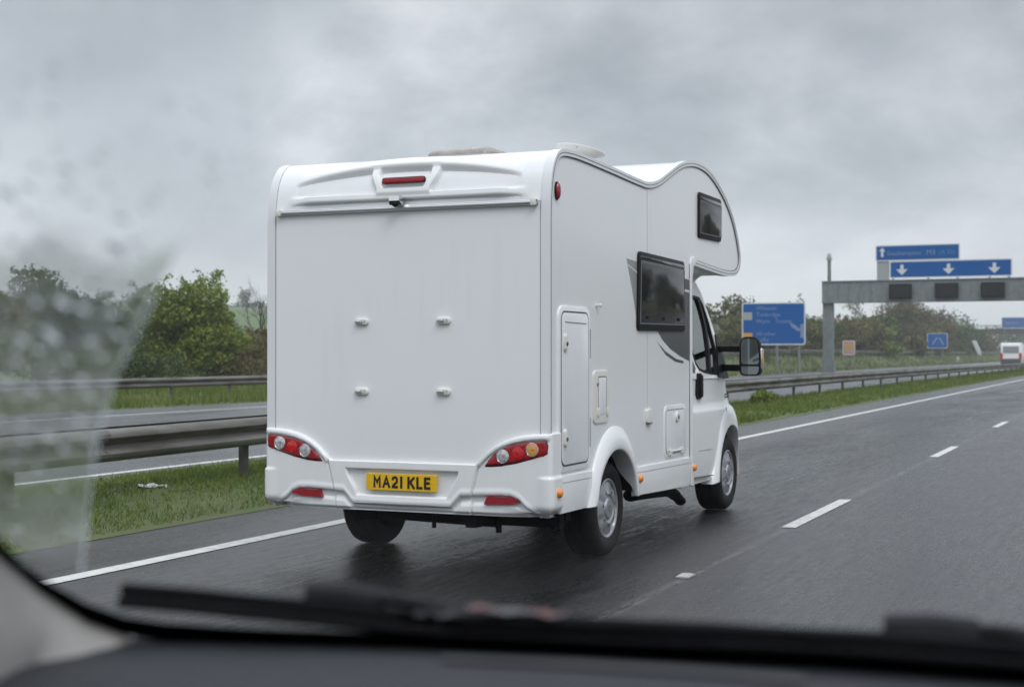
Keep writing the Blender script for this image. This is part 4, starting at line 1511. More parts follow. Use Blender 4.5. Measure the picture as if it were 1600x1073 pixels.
    head = b.build('wing_mirror', 'blackplastic', mh, 50)
    g1 = rpoly([(hx0 + 0.022, hz0 + 0.105), (hx1 - 0.016, hz0 + 0.105), (hx1 - 0.018, hz0 + 0.20), (hx1 - 0.028, hz1 - 0.045), (hx1 - 0.055, hz1 - 0.018), (hx0 + 0.04, hz1 - 0.018), (hx0 + 0.02, hz1 - 0.05)], 0.03, 4)
    prism([(s * a, hy - 0.001, c) for a, c in g1], (0, -0.003, 0), 'mirror_glass', 'mirror', head, 0, 0, 0)
    g2 = rpoly([(hx0 + 0.024, hz0 + 0.03), (hx0 + 0.045, hz0 + 0.016), (hx1 - 0.04, hz0 + 0.016), (hx1 - 0.02, hz0 + 0.04), (hx1 - 0.016, hz0 + 0.086), (hx0 + 0.022, hz0 + 0.086)], 0.012, 4)
    gg = prism([(s * a, hy - 0.001 + (c - hz0) * 0.0, c) for a, c in g2], (0, -0.003, 0), 'wide_angle_glass', 'mirror', head, 0, 0, 0)
    gg.rotation_euler = (0, 0, 0)
    prism([(s * (hx1 - 0.012), hy + a, c) for a, c in rrect(0.018, 0.075, hz0 + 0.105, hz0 + 0.225, 0.015, 4)], (s * 0.022, 0, 0), 'indicator', 'amberdim', head, 0.008)
    prism([(s * (hx1 - 0.012), hy + a, c) for a, c in rrect(0.014, 0.080, hz0 + 0.06, hz0 + 0.245, 0.015, 4)], (s * 0.018, 0, 0), 'indicator_rim', 'chrome', head, 0.006)
    # door handle, badge plate, shut lines
    prism([(s * (CW - 0.014), y, z) for y, z in rrect(3.52, 3.70, 1.060, 1.285, 0.06, 6)], (s * 0.020, 0, 0), 'door_handle', 'blackplastic', mh, 0.008)
    prism([(s * (CW + 0.006), y, z) for y, z in rrect(3.575, 3.645, 1.075, 1.27, 0.03, 5)], (s * 0.022, 0, 0), 'handle_grip', 'blackplastic', mh, 0.008)
    prism([(s * (CW - 0.01), y, z) for y, z in [(3.32, 0.37), (3.326, 0.37), (3.326, 1.235), (3.32, 1.235)]], (s * 0.0225, 0, 0), 'door_seam', 'softseam', mh, 0, 0, 0)
    prism([(s * (CW - 0.01), y, z) for y, z in [(3.55, 0.612), (3.97, 0.605), (3.97, 0.611), (3.55, 0.618)]], (s * 0.0225, 0, 0), 'door_seam', 'softseam', mh, 0, 0, 0)
    prism([(s * (CW - 0.01), y, z) for y, z in [(3.33, 0.392), (4.02, 0.368), (4.02, 0.374), (3.33, 0.398)]], (s * 0.0225, 0, 0), 'door_seam', 'seam', mh, 0, 0, 0)
    b = MB(); b.tube([(s * (CW + 0.012), 4.445, 0.960), (s * (CW + 0.020), 4.455, 0.88), (s * (CW + 0.028), 4.445, 0.83)], 0.003, 6)
    b.build('wing_seam', 'softseam', mh)
    b = MB()
    for (y0, y1, z) in ((4.475, 4.54, 1.078), (4.475, 4.56, 1.055)):
        for k in range(5):
            ya = y0 + (y1 - y0) * k / 5
            b.box(s * (CW - 0.03), s * (CW + 0.001), ya, ya + (y1 - y0) / 5 * 0.72, z - 0.006, z + 0.006)
    b.build('badge_lettering', 'seam', mh, 0)

# windscreen, cab roof and the fairing under the alcove
pil = [(4.50, 1.24), (4.465, 1.50), (4.37, 1.765), (4.245, 2.005), (4.14, 2.095)]
b = MB()
rows = []
for y, z in pil:
    w = tl(z) - 0.01
    bow = 0.42 * (1 - 0.25 * (z - 1.24))
    rows.append([(w * u, y + bow * (1 - abs(u) ** 2.2), z + 0.0) for u in np.linspace(-1, 1, 21)])
b.grid(rows)
b.build('cab_windscreen', 'cabglass', mh, 60)
b = MB()
rows = []
for u in np.linspace(0, 1, 9):
    z = 2.085 + (2.185 - 2.085) * u
    k = 1 - math.sqrt(max(0, 1 - u * u))
    w = (tl(2.085)) + (0.985 - tl(2.085)) * k
    yf = 4.14 + 0.42 + (4.60 - 4.56) * k
    half = [(w, 3.10), (w, 3.6), (w, 4.0 + 0.1 * k)]
    for j in range(1, 9):
        th = j / 8 * math.pi / 2
        half.append((w * math.cos(th) ** 0.6, (4.0 + 0.1 * k) + (yf - (4.0 + 0.1 * k)) * math.sin(th)))
    r_ = [(a, c, z) for a, c in half]
    rows.append(r_ + [(-a, c, z) for a, c in half[::-1][1:]])
b.grid(rows)
b.add(rows[0], [tuple(range(len(rows[0])))])
b.build('alcove_fairing', 'gel', mh, 50)
# seats seen through the cab glass
for s in (-1, 1):
    st = prism([(s * 0.45 - 0.24 + a, 3.62, c) for a, c in rrect(0, 0.48, 1.12, 1.62, 0.10, 5)], (0, 0.14, 0), 'cab_seat', 'under', mh, 0.04, 3)
    prism([(s * 0.45 - 0.13 + a, 3.62, c) for a, c in rrect(0, 0.26, 1.64, 1.82, 0.06, 5)], (0, 0.10, 0), 'headrest', 'under', st, 0.03, 3)

mh.location.x += 0.012
mh.scale = (0.985, 1.0, 1.0)

# ------------------------------------------------------------------ signs, gantry, bridge


def text_mesh(name, items, m, parent, y=-0.012):
    """items: (text, x, z, cap height); lettering standing in the x-z plane, reading towards -y"""
    vs, fs = [], []
    for body_, x, z, h in items:
        cu_ = D.curves.new('lettering', 'FONT')
        cu_.body = body_
        cu_.size = h / 0.70
        cu_.resolution_u = 2
        ob = D.objects.new('lettering_tmp', cu_)
        COL.objects.link(ob)
        bpy.context.view_layer.update()
        me_ = D.meshes.new_from_object(ob.evaluated_get(bpy.context.evaluated_depsgraph_get()))
        base = len(vs)
        vs += [(v.co.x + x, y, v.co.y + z) for v in me_.vertices]
        fs += [tuple(base + i for i in p.vertices) for p in me_.polygons]
        D.objects.remove(ob)
    me_ = D.meshes.new(name)
    me_.from_pydata(vs, [], fs)
    return link(name, me_, m, parent, 0)


def panel(parent, name, x0, x1, z0, z1, r=0.15, border=0.09, m='signblue', y=0.0):
    p = prism([(a, y + 0.05, c) for a, c in rrect(x0, x1, z0, z1, r, 4)], (0, -0.054, 0), name, 'signwhite', parent)
    prism([(a, y + 0.03, c) for a, c in rrect(x0 + border, x1 - border, z0 + border, z1 - border, max(r - border, 0.03), 4)], (0, -0.038, 0), 'panel_face', m, p)
    return p


def poly_marks(name, polys, m, parent, y=-0.013):
    b = MB()
    for pl in polys:
        b.add([(x, y, z) for x, z in pl], [tuple(range(len(pl)))])
    return b.build(name, m, parent, 0)


# big direction sign on the far verge
sx, sy = -26.5, 112.0
gz = ground_z(sx, sy)
t = tag(empty('road_sign', (sx, sy, gz), math.radians(4)), 'large blue direction sign on two grey posts, left of the gantry leg', 'road sign')
b_ = 2.15 - gz
w_, h_ = 2.46, 3.30
p = panel(t, 'sign_panel', -w_, w_, b_, b_ + h_, 0.2, 0.10)
text_mesh('sign_lettering', [('Whiston', -1.35, b_ + 2.72, 0.32), ('Tunbridge', -1.35, b_ + 2.22, 0.32), ('Wyre   Towne', -1.35, b_ + 1.70, 0.32), ('All other', -1.35, b_ + 0.74, 0.30), ('traffic', -1.35, b_ + 0.26, 0.30)], 'signtext', p)
poly_marks('sign_symbol', [rrect(-2.40, -1.65, b_ + 1.95, b_ + 2.55, 0.08)], 'signback', p)
poly_marks('sign_symbol', [rrect(-2.38, -1.62, b_ + 0.55, b_ + 0.95, 0.08)], 'signorange', p)
poly_marks('sign_arrow', [[(1.25, b_ + 1.72), (1.40, b_ + 1.40), (1.95, b_ + 1.02), (2.10, b_ + 1.22), (1.55, b_ + 1.62)], [(2.08, b_ + 0.55), (2.34, b_ + 0.55), (2.34, b_ + 1.60), (2.08, b_ + 1.60)]], 'signtext', p)
for xk in (0.25, 1.95):
    b = MB()
    b.tube([(xk, 0.12, -0.4), (xk, 0.12, b_ + h_ - 0.3)], 0.10, 10)
    b.build('post', 'gantry', t)

# gantry
gx, gy = -23.6, 118.0
t = tag(empty('sign_gantry', (gx, gy, 0.0)), 'grey motorway gantry with dark lane signals spanning the carriageways', 'gantry')
ggz = ground_z(gx - 2.2, gy)
GX0, GX1 = -0.25, 34.0
b = MB()
b.box(GX0, GX1, -0.55, 0.55, 5.62, 7.22)
nb = 40
for i in range(nb):
    xk = GX0 + (GX1 - GX0) * (i + 0.5) / nb
    b.box(xk - 0.03, xk + 0.03, -0.585, -0.552, 5.64, 7.20)
b.box(GX0 - 0.02, GX1 + 0.02, -0.64, 0.64, 7.223, 7.30)
b.box(GX0 - 0.02, GX1 + 0.02, -0.62, 0.62, 5.54, 5.617)
b.build('gantry_beam', 'gantry', t, 20)
for xk in (0.17, 33.2):
    b = MB()
    b.box(xk - 0.40, xk + 0.40, -0.32, 0.32, -0.5, 5.537)
    b.box(xk - 0.50, xk + 0.50, -0.42, 0.42, -0.5, 0.9 if xk < 1 else 0.5)
    b.box(xk - 0.06, xk + 0.06, -0.36, -0.322, 0.9, 5.3)
    b.build('gantry_leg', 'gantry', t, 20)
for xk in (5.95, 9.45, 12.87, 16.3, 19.8):
    p = prism([(a, -0.60, c) for a, c in rrect(xk - 0.87, xk + 0.87, 5.78, 6.96, 0.06, 3)], (0, -0.28, 0), 'lane_signal', 'matrix', t, 0.03)
    poly_marks('signal_face', [rrect(xk - 0.72, xk + 0.72, 5.92, 6.84, 0.04, 3)], 'blackplastic', p, -0.884)
p = panel(t, 'sign_panel', 5.05, 14.25, 7.42, 8.78, 0.12, 0.09, y=-0.30)
for xk in (6.0, 9.55, 12.95):
    ars = [[(xk - 0.13, 8.48), (xk - 0.13, 8.12), (xk - 0.45, 8.12), (xk, 7.66), (xk + 0.45, 8.12), (xk + 0.13, 8.12), (xk + 0.13, 8.48)]]
    poly_marks('sign_arrow', ars, 'signwhite', p, -0.314)
p = panel(t, 'sign_panel', 3.95, 10.40, 8.79, 10.05, 0.12, 0.09, y=-0.30)
text_mesh('sign_lettering', [('Southampton', 4.85, 9.24, 0.34), ('M3', 7.85, 9.22, 0.40)], 'signtext', p, -0.314)
text_mesh('sign_lettering', [('(A 33)', 8.80, 9.24, 0.34)], 'signteal', p, -0.314)
poly_marks('sign_arrow', [[(4.38, 9.12), (4.58, 9.12), (4.58, 9.58), (4.74, 9.58), (4.48, 9.86), (4.22, 9.58), (4.38, 9.58)]], 'signwhite', p, -0.314)
b = MB()
b.box(4.05, 5.0, -0.24, -0.10, 7.305, 8.83)
b.build('side_plate', 'signback', t, 20)
for xk in (5.3, 8.0, 10.2, 12.6, 14.0):
    b = MB()
    b.box(xk - 0.07, xk + 0.07, -0.24, -0.10, 7.305, 8.7 if xk > 11 else 9.9)
    b.build('sign_support', 'signback', t, 20)
cm = tag(empty('camera_mast', (-24.55, 124.0, ground_z(-24.55, 124.0))), 'thin grey camera mast standing behind the gantry leg', 'mast')
b = MB()
b.tube([(0, 0, -0.3), (0, 0, 4.0), (0, 0, 9.4)], [0.19, 0.17, 0.15], 12)
b.build('pole', 'gantry', cm)
b = MB()
b.box(-0.20, 0.20, -0.22, 0.22, 9.4, 9.62)
b.lathe([(0, 0.17), (0.22, 0.16), (0.34, 0.10), (0.36, 0.0)], (0, -0.05, 9.62), 'z', 14)
b.build('camera_head', 'signback', cm)


def small_sign(x, y, w, z0, z1, face, label, cat='road sign', marks=None, rz=0.0, posts=2):
    q = ground_z(x, y)
    t_ = tag(empty('road_sign', (x, y, q), rz), label, cat)
    p_ = panel(t_, 'sign_panel', -w / 2, w / 2, z0 - q, z1 - q, 0.12, 0.07, face)
    if marks: marks(p_, z0 - q, z1 - q)
    for xk in ((-w / 4, w / 4) if posts == 2 else (0.0,)):
        b_k = MB(); b_k.tube([(xk, 0.10, -0.4), (xk, 0.10, z1 - q - 0.1)], 0.06, 8)
        b_k.build('post', 'gantry', t_)
    return t_


M['pinkboard'] = mat('board_pale_pink', (0.42, 0.29, 0.25), 0.5)
small_sign(-25.7, 139.0, 1.15, 1.35, 2.72, 'pinkboard', 'small pale pink board on the bank between gantry leg and bushes', 'roadside board',
           lambda p_, z0, z1: poly_marks('board_marks', [rrect(-0.35, 0.35, z0 + 0.85, z0 + 1.05, 0.03, 2), rrect(-0.35, 0.25, z0 + 0.5, z0 + 0.66, 0.03, 2)], 'signorange', p_))
small_sign(-26.6, 210.0, 2.75, 2.25, 4.35, 'signblue', 'small blue sign in front of the brown tree clump', 'road sign',
           lambda p_, z0, z1: poly_marks('sign_symbol', [[(-0.8, z0 + 0.5), (-0.55, z0 + 0.5), (0.1, z0 + 1.5), (-0.15, z0 + 1.5)], [(0.15, z0 + 1.5), (0.4, z0 + 1.5), (0.95, z0 + 0.5), (0.7, z0 + 0.5)]], 'signtext', p_))
# slanted white marker and pale post near the bridge
mk = tag(empty('marker_board', (-26.6, 262.0, ground_z(-26.6, 262.0)), 0.0), 'white slanted marker board beside the far carriageway, left of the distant van', 'marker board')
prism([(-0.85, 0, 3.3), (-0.1, 0, 3.35), (0.75, 0, 1.35), (0.65, 0, 0.75), (0.05, 0, 1.1)], (0, -0.06, 0), 'board', 'signwhite', mk, 0.01)
b = MB(); b.tube([(0.1, 0.05, -0.4), (0.1, 0.05, 2.6)], 0.06, 8); b.tube([(0.5, 0.05, -0.4), (0.5, 0.05, 1.4)], 0.06, 8)
b.build('post', 'gantry', mk)
mp_ = tag(empty('marker_post', (-26.0, 229.0, ground_z(-26.0, 229.0))), 'short pale marker post right of the small blue sign', 'marker post')
prism([(-0.22, 0, -0.2), (0.22, 0, -0.2), (0.22, 0, 0.85), (0.0, 0, 1.0), (-0.22, 0, 0.85)], (0, -0.12, 0), 'post', 'signback', mp_, 0.02)
prism([(-0.16, -0.121, 0.55), (0.16, -0.121, 0.55), (0.16, -0.121, 0.78), (-0.16, -0.121, 0.78)], (0, -0.004, 0), 'reflector', 'signwhite', mp_)

# bridge
BYY = 400.0
t = tag(empty('road_bridge', (0, BYY, 0)), 'low grey concrete road bridge far ahead, crossing beyond the gantry', 'bridge')
b = MB()
b.box(-62, 60, -4.5, 4.5, 6.55, 7.75)
b.box(-62, 60, -5.1, 5.1, 7.753, 8.0)
b.build('bridge_deck', 'concrete', t, 20)
for yk in (-5.0, 5.0):
    b = MB()
    b.box(-62, 60, yk - 0.06, yk + 0.06, 8.85, 8.95)
    b.box(-62, 60, yk - 0.04, yk + 0.04, 8.4, 8.46)
    for k in range(62):
        b.box(-62 + 2 * k - 0.04, -62 + 2 * k + 0.04, yk - 0.05, yk + 0.05, 8.003, 8.848)
    b.build('parapet', 'steeldark', t, 0)
for xk in (-47.0, -9.2, 24.0):
    b = MB()
    b.box(xk - 0.6, xk + 0.6, -4.2, 4.2, -0.5, 6.547)
    b.build('pier', 'concrete', t, 20)
sb = tag(empty('road_sign', (-29.6, BYY - 5.25, 0)), 'teal blue sign fixed to the parapet of the distant bridge', 'road sign')
p = panel(sb, 'sign_panel', -4.4, 4.4, 8.05, 10.9, 0.2, 0.12)
text_mesh('sign_lettering', [('Services', -3.5, 9.1, 0.7)], 'signtext', p)
b = MB(); b.box(-3.8, -3.6, 0.06, 0.2, 7.0, 10.5); b.box(3.6, 3.8, 0.06, 0.2, 7.0, 10.5)
b.build('bracket', 'gantry', sb)

# ------------------------------------------------------------------ distant van
vt = tag(empty('van', (-12.7, 158.0, 0.0)), 'white van with red rear corners far away on the opposite carriageway', 'van')
vp = [(0.0, 0.35), (0.0, 1.2), (0.03, 2.35), (0.12, 2.55), (0.5, 2.62), (3.2, 2.62), (4.0, 2.5), (4.65, 1.45), (5.3, 1.25), (5.45, 0.9), (5.45, 0.35)]
prism([(-0.98, y, z) for y, z in vp], (1.96, 0, 0), 'body', 'cabpaint', vt, 0.06, 3)
prism([(a, -0.005, c) for a, c in rrect(-0.78, 0.78, 1.55, 2.25, 0.08, 4)], (0, -0.02, 0), 'rear_window', 'decal_light', vt)
prism([(a, 0.05, c) for a, c in rrect(-1.0, 1.0, 0.38, 0.98, 0.08, 4)], (0, -0.16, 0), 'rear_bumper', 'decal', vt, 0.02)
for s in (-1, 1):
    prism([(s * 0.92 + a, -0.002, c) for a, c in rrect(-0.13, 0.13, 0.95, 1.55, 0.05, 3)], (0, -0.03, 0), 'tail_lamp', 'red2', vt, 0.01)
    for yk in (0.95, 4.4):
        w = empty('wheel', (s * 0.98, yk, 0.34)); w.parent = vt
        b = MB(); b.lathe([(0.0, 0.0), (0.0, 0.22), (0.01, 0.33), (-0.03, 0.34), (-0.2, 0.34), (-0.21, 0.2)], (0, 0, 0), 'x', 24, sign=s)
        b.build('tyre', 'tyre', w)
        b = MB(); b.lathe([(0.004, 0.21), (0.015, 0.19), (0.01, 0.0)], (0, 0, 0), 'x', 24, sign=s)
        b.build('rim', 'hub', w)


# ------------------------------------------------------------------ trees, bushes, hedges
def leaf_quads(r, cen, size, aspect=0.55, droop=0.0):
    """numpy arrays of one diamond leaf per centre"""
    n = len(cen)
    u = r.normal(size=(n, 3)); u[:, 2] -= droop
    u /= np.linalg.norm(u, axis=1)[:, None]
    w = np.cross(u, r.normal(size=(n, 3))); w /= np.linalg.norm(w, axis=1)[:, None]
    L = (size * r.uniform(0.55, 1.35, n))[:, None]
    v = np.empty((n * 4, 3))
    v[0::4] = cen - u * L; v[1::4] = cen + w * L * aspect; v[2::4] = cen + u * L; v[3::4] = cen - w * L * aspect
    return v


def quads_obj(name, v, m, parent):
    n = len(v) // 4
    me_ = D.meshes.new(name)
    me_.vertices.add(n * 4); me_.vertices.foreach_set('co', v.ravel())
    me_.loops.add(n * 4); me_.loops.foreach_set('vertex_index', np.arange(n * 4, dtype=np.int32))
    me_.polygons.add(n); me_.polygons.foreach_set('loop_start', np.arange(0, n * 4, 4, dtype=np.int32))
    me_.polygons.foreach_set('loop_total', np.full(n, 4, dtype=np.int32))
    me_.update(); me_.validate()
    return link(name, me_, m, parent, 0)


def branches(b, r, p, d, L, rad, depth, tips, spread=0.6, up=0.15, kids=3):
    q = p + d * L * 0.5 + r.normal(size=3) * L * 0.05
    e = p + d * L + r.normal(size=3) * L * 0.07
    b.tube([p, q, e], [rad, rad * 0.8, rad * 0.55], 5 if rad > 0.03 else 3, cap=False)
    if depth == 0:
        tips.append(e); tips.append(q); return
    for k in range(kids):
        nd = d + r.normal(size=3) * spread + np.array((0, 0, up))
        nd /= np.linalg.norm(nd)
        st = p + (e - p) * (0.55 + 0.45 * r.random())
        branches(b, r, st, nd, L * r.uniform(0.55, 0.8), rad * 0.5, depth - 1, tips, spread, up, kids)
    branches(b, r, e, (d + r.normal(size=3) * 0.2) / np.linalg.norm(d + r.normal(size=3) * 0.2), L * 0.75, rad * 0.55, depth - 1, tips, spread, up, kids)


def bush(name, x, y, w, h, n, leaf, m, seed, label, cat='bush', group=None, lumps=16, twiggy=14, depth_k=0.8, wood='bark', airy=0.16):
    """leafy shrub: several stems, foliage gathered in uneven clumps with loose sprays at the edge"""
    r = np.random.default_rng(seed)
    t_ = tag(empty(name, (x, y, ground_z(x, y))), label, cat, group)
    # clumps
    C_ = []
    for i in range(lumps):
        a = r.uniform(0, 2 * np.pi); q = math.sqrt(r.random()) * 0.40
        zz = h * (0.10 + 0.78 * r.random() ** 0.8)
        taper = 1 - 0.55 * max(0, zz / h - 0.45)
        C_.append((q * w * math.cos(a) * taper, q * w * depth_k * math.sin(a) * taper, zz, r.uniform(0.12, 0.24) * w, r.uniform(0.09, 0.19) * h))
    C_ = np.array(C_)
    vol = C_[:, 3] ** 2 * C_[:, 4]
    idx = r.choice(lumps, n, p=vol / vol.sum())
    d = r.normal(size=(n, 3)); d /= np.linalg.norm(d, axis=1)[:, None]
    rad = (0.55 + 0.5 * r.random(n) ** 0.5 + r.exponential(airy * 0.5, n))[:, None]
    cen = C_[idx, :3] + d * rad * np.c_[C_[idx, 3], C_[idx, 3], C_[idx, 4]]
    # loose sprays reaching out of the crown
    b = MB()
    sp = []
    for i in range(twiggy):
        c = C_[r.integers(lumps)]
        a = r.uniform(0, 2 * np.pi)
        dr = np.array((math.cos(a) * 0.6, math.sin(a) * 0.6, r.uniform(0.4, 1.2))); dr /= np.linalg.norm(dr)
        L = r.uniform(0.10, 0.22) * h
        p0 = c[:3] + dr * np.array((c[3], c[3], c[4])) * 0.8
        p2 = p0 + dr * L + np.array((0, 0, -0.15 * L))
        pm = p0 + dr * L * 0.55 + np.array((0, 0, 0.04 * L))
        b.tube([c[:3], p0, pm, p2], [0.012, 0.010, 0.008, 0.003], 3, cap=False)
        k = 34
        u = r.random(k)[:, None]
        sp.append(p0 + (pm - p0) * np.minimum(u * 2, 1) + (p2 - pm) * np.maximum(u * 2 - 1, 0) + r.normal(size=(k, 3)) * leaf * 1.0)
    cen = np.vstack([cen] + sp)
    cen = cen[cen[:, 2] > 0.03]
    quads_obj('foliage', leaf_quads(r, cen, leaf), m, t_)
    for i in range(7):
        c = C_[r.integers(lumps)]
        b.tube([(c[0] * 0.12, c[1] * 0.12, -0.1), (c[0] * 0.4, c[1] * 0.4, c[2] * 0.5), c[:3]], [0.05, 0.035, 0.012], 5, cap=False)
    b.build('stem', wood, t_, 0)
    return t_


def tree(name, x, y, h, seed, label, leafn=0, leaf=0.1, m='twig', group=None, depth=4, spread=0.55, kids=3, r0=None, trunk=0.3, cat='tree'):
    """trunk with forking limbs and fine twigs, with or without leaves"""
    r = np.random.default_rng(seed)
    t_ = tag(empty(name, (x, y, ground_z(x, y))), label, cat, group)
    tips = []
    b = MB()
    L = h * trunk
    r0 = r0 or h * 0.022
    b.tube([(0, 0, -0.2), (r.normal() * .05, r.normal() * .05, L * 0.5), (0, 0, L)], [r0 * 1.25, r0, r0 * 0.8], 8, cap=False)
    b.build('trunk', 'bark', t_, 0)
    b = MB()
    for k in range(kids + 1):
        d = r.normal(size=3) * spread; d[2] = abs(d[2]) * 0.4 + 0.8; d /= np.linalg.norm(d)
        branches(b, r, np.array((0, 0, L * r.uniform(0.75, 1.0))), d, h * 0.24, r0 * 0.6, depth - 1, tips, spread, 0.18, kids)
    tips = np.array(tips)
    if leafn:
        c = tips[r.integers(len(tips), size=leafn)] + r.normal(size=(leafn, 3)) * h * 0.035
        v = leaf_quads(r, c, leaf)
        k = len(v) // 4
        base = len(b.v)
        b.v += [tuple(q) for q in v]
        b.f += [(base + 4 * i, base + 4 * i + 1, base + 4 * i + 2, base + 4 * i + 3) for i in range(k)]
        b.mi += [1] * k
    b.build('crown', [m if m == 'twig' else 'bark', m], t_, 0)
    return t_


# left, behind the far barrier
bush('hawthorn_bush', -37.4, 51.2, 5.4, 4.25, 24000, 0.080, 'leaf_green', 21, 'large fresh green bush beyond the far barrier, just left of the motorhome', lumps=30, twiggy=60)
bush('hawthorn_bush', -38.2, 46.0, 4.4, 3.4, 9000, 0.085, 'leaf_dark', 22, 'dark green bush touching the left side of the large fresh green bush', lumps=20, twiggy=26)
bush('hawthorn_bush', -37.4, 42.6, 4.4, 4.2, 8000, 0.09, 'leaf_dark', 23, 'tall dark bush seen through the wet part of the windscreen', lumps=18, twiggy=30)
bush('hawthorn_bush', -37.2, 39.0, 4.4, 3.6, 8000, 0.09, 'leaf_olive', 24, 'olive bush at the left edge of the picture, behind the wet glass', lumps=18, twiggy=20)
bush('hawthorn_bush', -37.0, 35.5, 4.4, 4.0, 6000, 0.09, 'leaf_dark', 25, 'dark bush cut by the left picture edge behind the pillar', lumps=16, twiggy=20)
bush('scrub_bush', -37.6, 55.2, 4.0, 2.1, 8000, 0.07, 'leaf_brown', 26, 'brownish scrub right of the large fresh green bush, low and twiggy', lumps=20, twiggy=40)
bush('scrub_bush', -38.2, 58.6, 4.2, 2.2, 7000, 0.07, 'leaf_brown', 27, 'brown scrub at the foot of the thin bare tree beside the motorhome', lumps=18, twiggy=40)
bush('scrub_bush', -36.0, 52.2, 6.0, 1.3, 7000, 0.06, 'leaf_brown', 28, 'low rusty undergrowth along the foot of the large fresh green bush', lumps=20, twiggy=40)
bush('scrub_bush', -36.0, 45.0, 6.5, 1.3, 6000, 0.06, 'leaf_dark', 29, 'low dark undergrowth below the dark bushes behind the wet glass', lumps=20, twiggy=30)
tree('bare_tree', -38.6, 59.0, 5.0, 31, 'thin bare tree rising right beside the left edge of the motorhome', depth=4, r0=0.055, spread=0.45, trunk=0.4)
k = 0
for yk, hk in ((63, 3.0), (68, 3.4), (74, 2.8), (80, 3.3), (87, 3.0), (94, 3.6), (101, 3.2)):
    bush('hedge_bush', -37.5 + 1.6 * math.sin(yk), yk, 6.0, hk, 5000, 0.11, ['leaf_olive', 'leaf_brown', 'leaf_dark'][k % 3], 40 + k,
         'bush of the roadside hedge hidden behind the motorhome', group='hedge bushes behind the motorhome', lumps=16, twiggy=16)
    k += 1
# trees on the hill crest, left of the motorhome
for i, (px_, yy_, hh_, lab) in enumerate(((-262, 392, 8.5, 'distant bare tree on the hill crest nearest the motorhome'), (-270, 380, 7.0, 'distant round tree second along the hill crest'),
                                         (-282, 378, 6.0, 'small distant tree on the hill crest above the green field'), (-300, 372, 7.5, 'distant tree on the hill crest behind the large green bush'))):
    tree('hill_tree', px_, yy_, hh_, 60 + i, lab, leafn=500, leaf=0.28, m='twig', depth=4, r0=0.2, spread=0.75, trunk=0.22)
hb = tag(empty('field_hedge', (-285, 385, ground_z(-285, 385))), 'dark hedge line along the top of the green field', 'hedge')
r = np.random.default_rng(5)
c = []
for i in range(9000):
    u = r.uniform(-95, 95)
    x_, y_ = u * 0.75, u * 0.55
    c.append((x_ + r.normal() * 0.8, y_ + r.normal() * 0.8, ground_z(-285 + x_, 385 + y_) - hb.location.z + r.random() * (1.6 + 0.8 * math.sin(u * 0.3) + 0.6 * math.sin(u * 0.9))))
quads_obj('foliage', leaf_quads(r, np.array(c), 0.4), 'leaf_dark', hb)

# right, behind the far barrier up to the bridge
RT = [
    ('tree', -32.6, 122, 5.6, 'leaf_olive', 'bare topped tree beside the wing mirror, left of the big blue sign'),
    ('bush', -30.2, 118, 3.3, 'leaf_olive', 'olive bush behind the wing mirror'),
    ('bush', -31.0, 128, 3.7, 'leaf_brown', 'brown bush behind the left half of the big blue sign'),
    ('bush', -31.5, 138, 4.1, 'leaf_olive', 'olive bush showing between the big blue sign and the gantry leg'),
    ('bush', -30.5, 148, 3.6, 'leaf_dark', 'dark bush just behind the gantry leg'),
    ('tree', -33.5, 146, 6.0, 'twig', 'small bare tree above the bushes right of the big blue sign'),
    ('bush', -31.5, 160, 4.4, 'leaf_brown', 'brown bush right of the gantry leg, behind the pink board'),
    ('bush', -31.0, 174, 4.2, 'leaf_olive', 'olive bush between the pink board and the tall brown trees'),
    ('bush', -29.6, 178, 3.3, 'leaf_green', 'green bush in front of the left end of the tall brown trees'),
    ('bush', -32.5, 190, 5.0, 'leaf_dark', 'dark green bush under the gantry beam, left of the tall brown trees'),
    ('tree', -34.0, 215, 9.6, 'leaf_brown', 'tallest brown tree of the clump under the gantry beam'),
    ('tree', -32.0, 226, 8.6, 'leaf_brown', 'brown tree in the middle of the clump under the gantry beam'),
    ('tree', -35.5, 240, 9.0, 'leaf_olive', 'olive brown tree at the back of the clump under the gantry beam'),
    ('tree', -31.0, 246, 7.4, 'twig', 'bare tree at the right end of the clump, above the small blue sign'),
    ('bush', -31.5, 222, 5.2, 'leaf_olive', 'olive bush under the tall brown trees, left of the small blue sign'),
    ('bush', -31.0, 238, 5.2, 'leaf_brown', 'brown bush right behind the small blue sign'),
    ('bush', -28.6, 200, 2.2, 'leaf_olive', 'low yellowish bush on the bank, left of the small blue sign'),
    ('bush', -31.0, 262, 4.8, 'leaf_dark', 'dark bush behind the slanted white marker board'),
    ('bush', -31.5, 290, 4.6, 'leaf_dark', 'dark bush nearest the bridge on the far bank'),
    ('bush', -33.0, 320, 5.4, 'leaf_olive', 'olive bush in front of the bridge abutment'),
]
for i, (kd, x_, y_, h_, m_, lab) in enumerate(RT):
    if kd == 'bush':
        bush('roadside_bush', x_, y_, h_ * 1.75, h_, 6500, 0.13 if y_ < 170 else 0.19, m_, 100 + i, lab, lumps=20, twiggy=26, depth_k=1.3)
    else:
        tree('roadside_tree', x_, y_, h_, 100 + i, lab, leafn=5200 if h_ > 7 else 1300, leaf=0.17, m=m_, depth=5 if h_ > 7 else 4, spread=0.6)
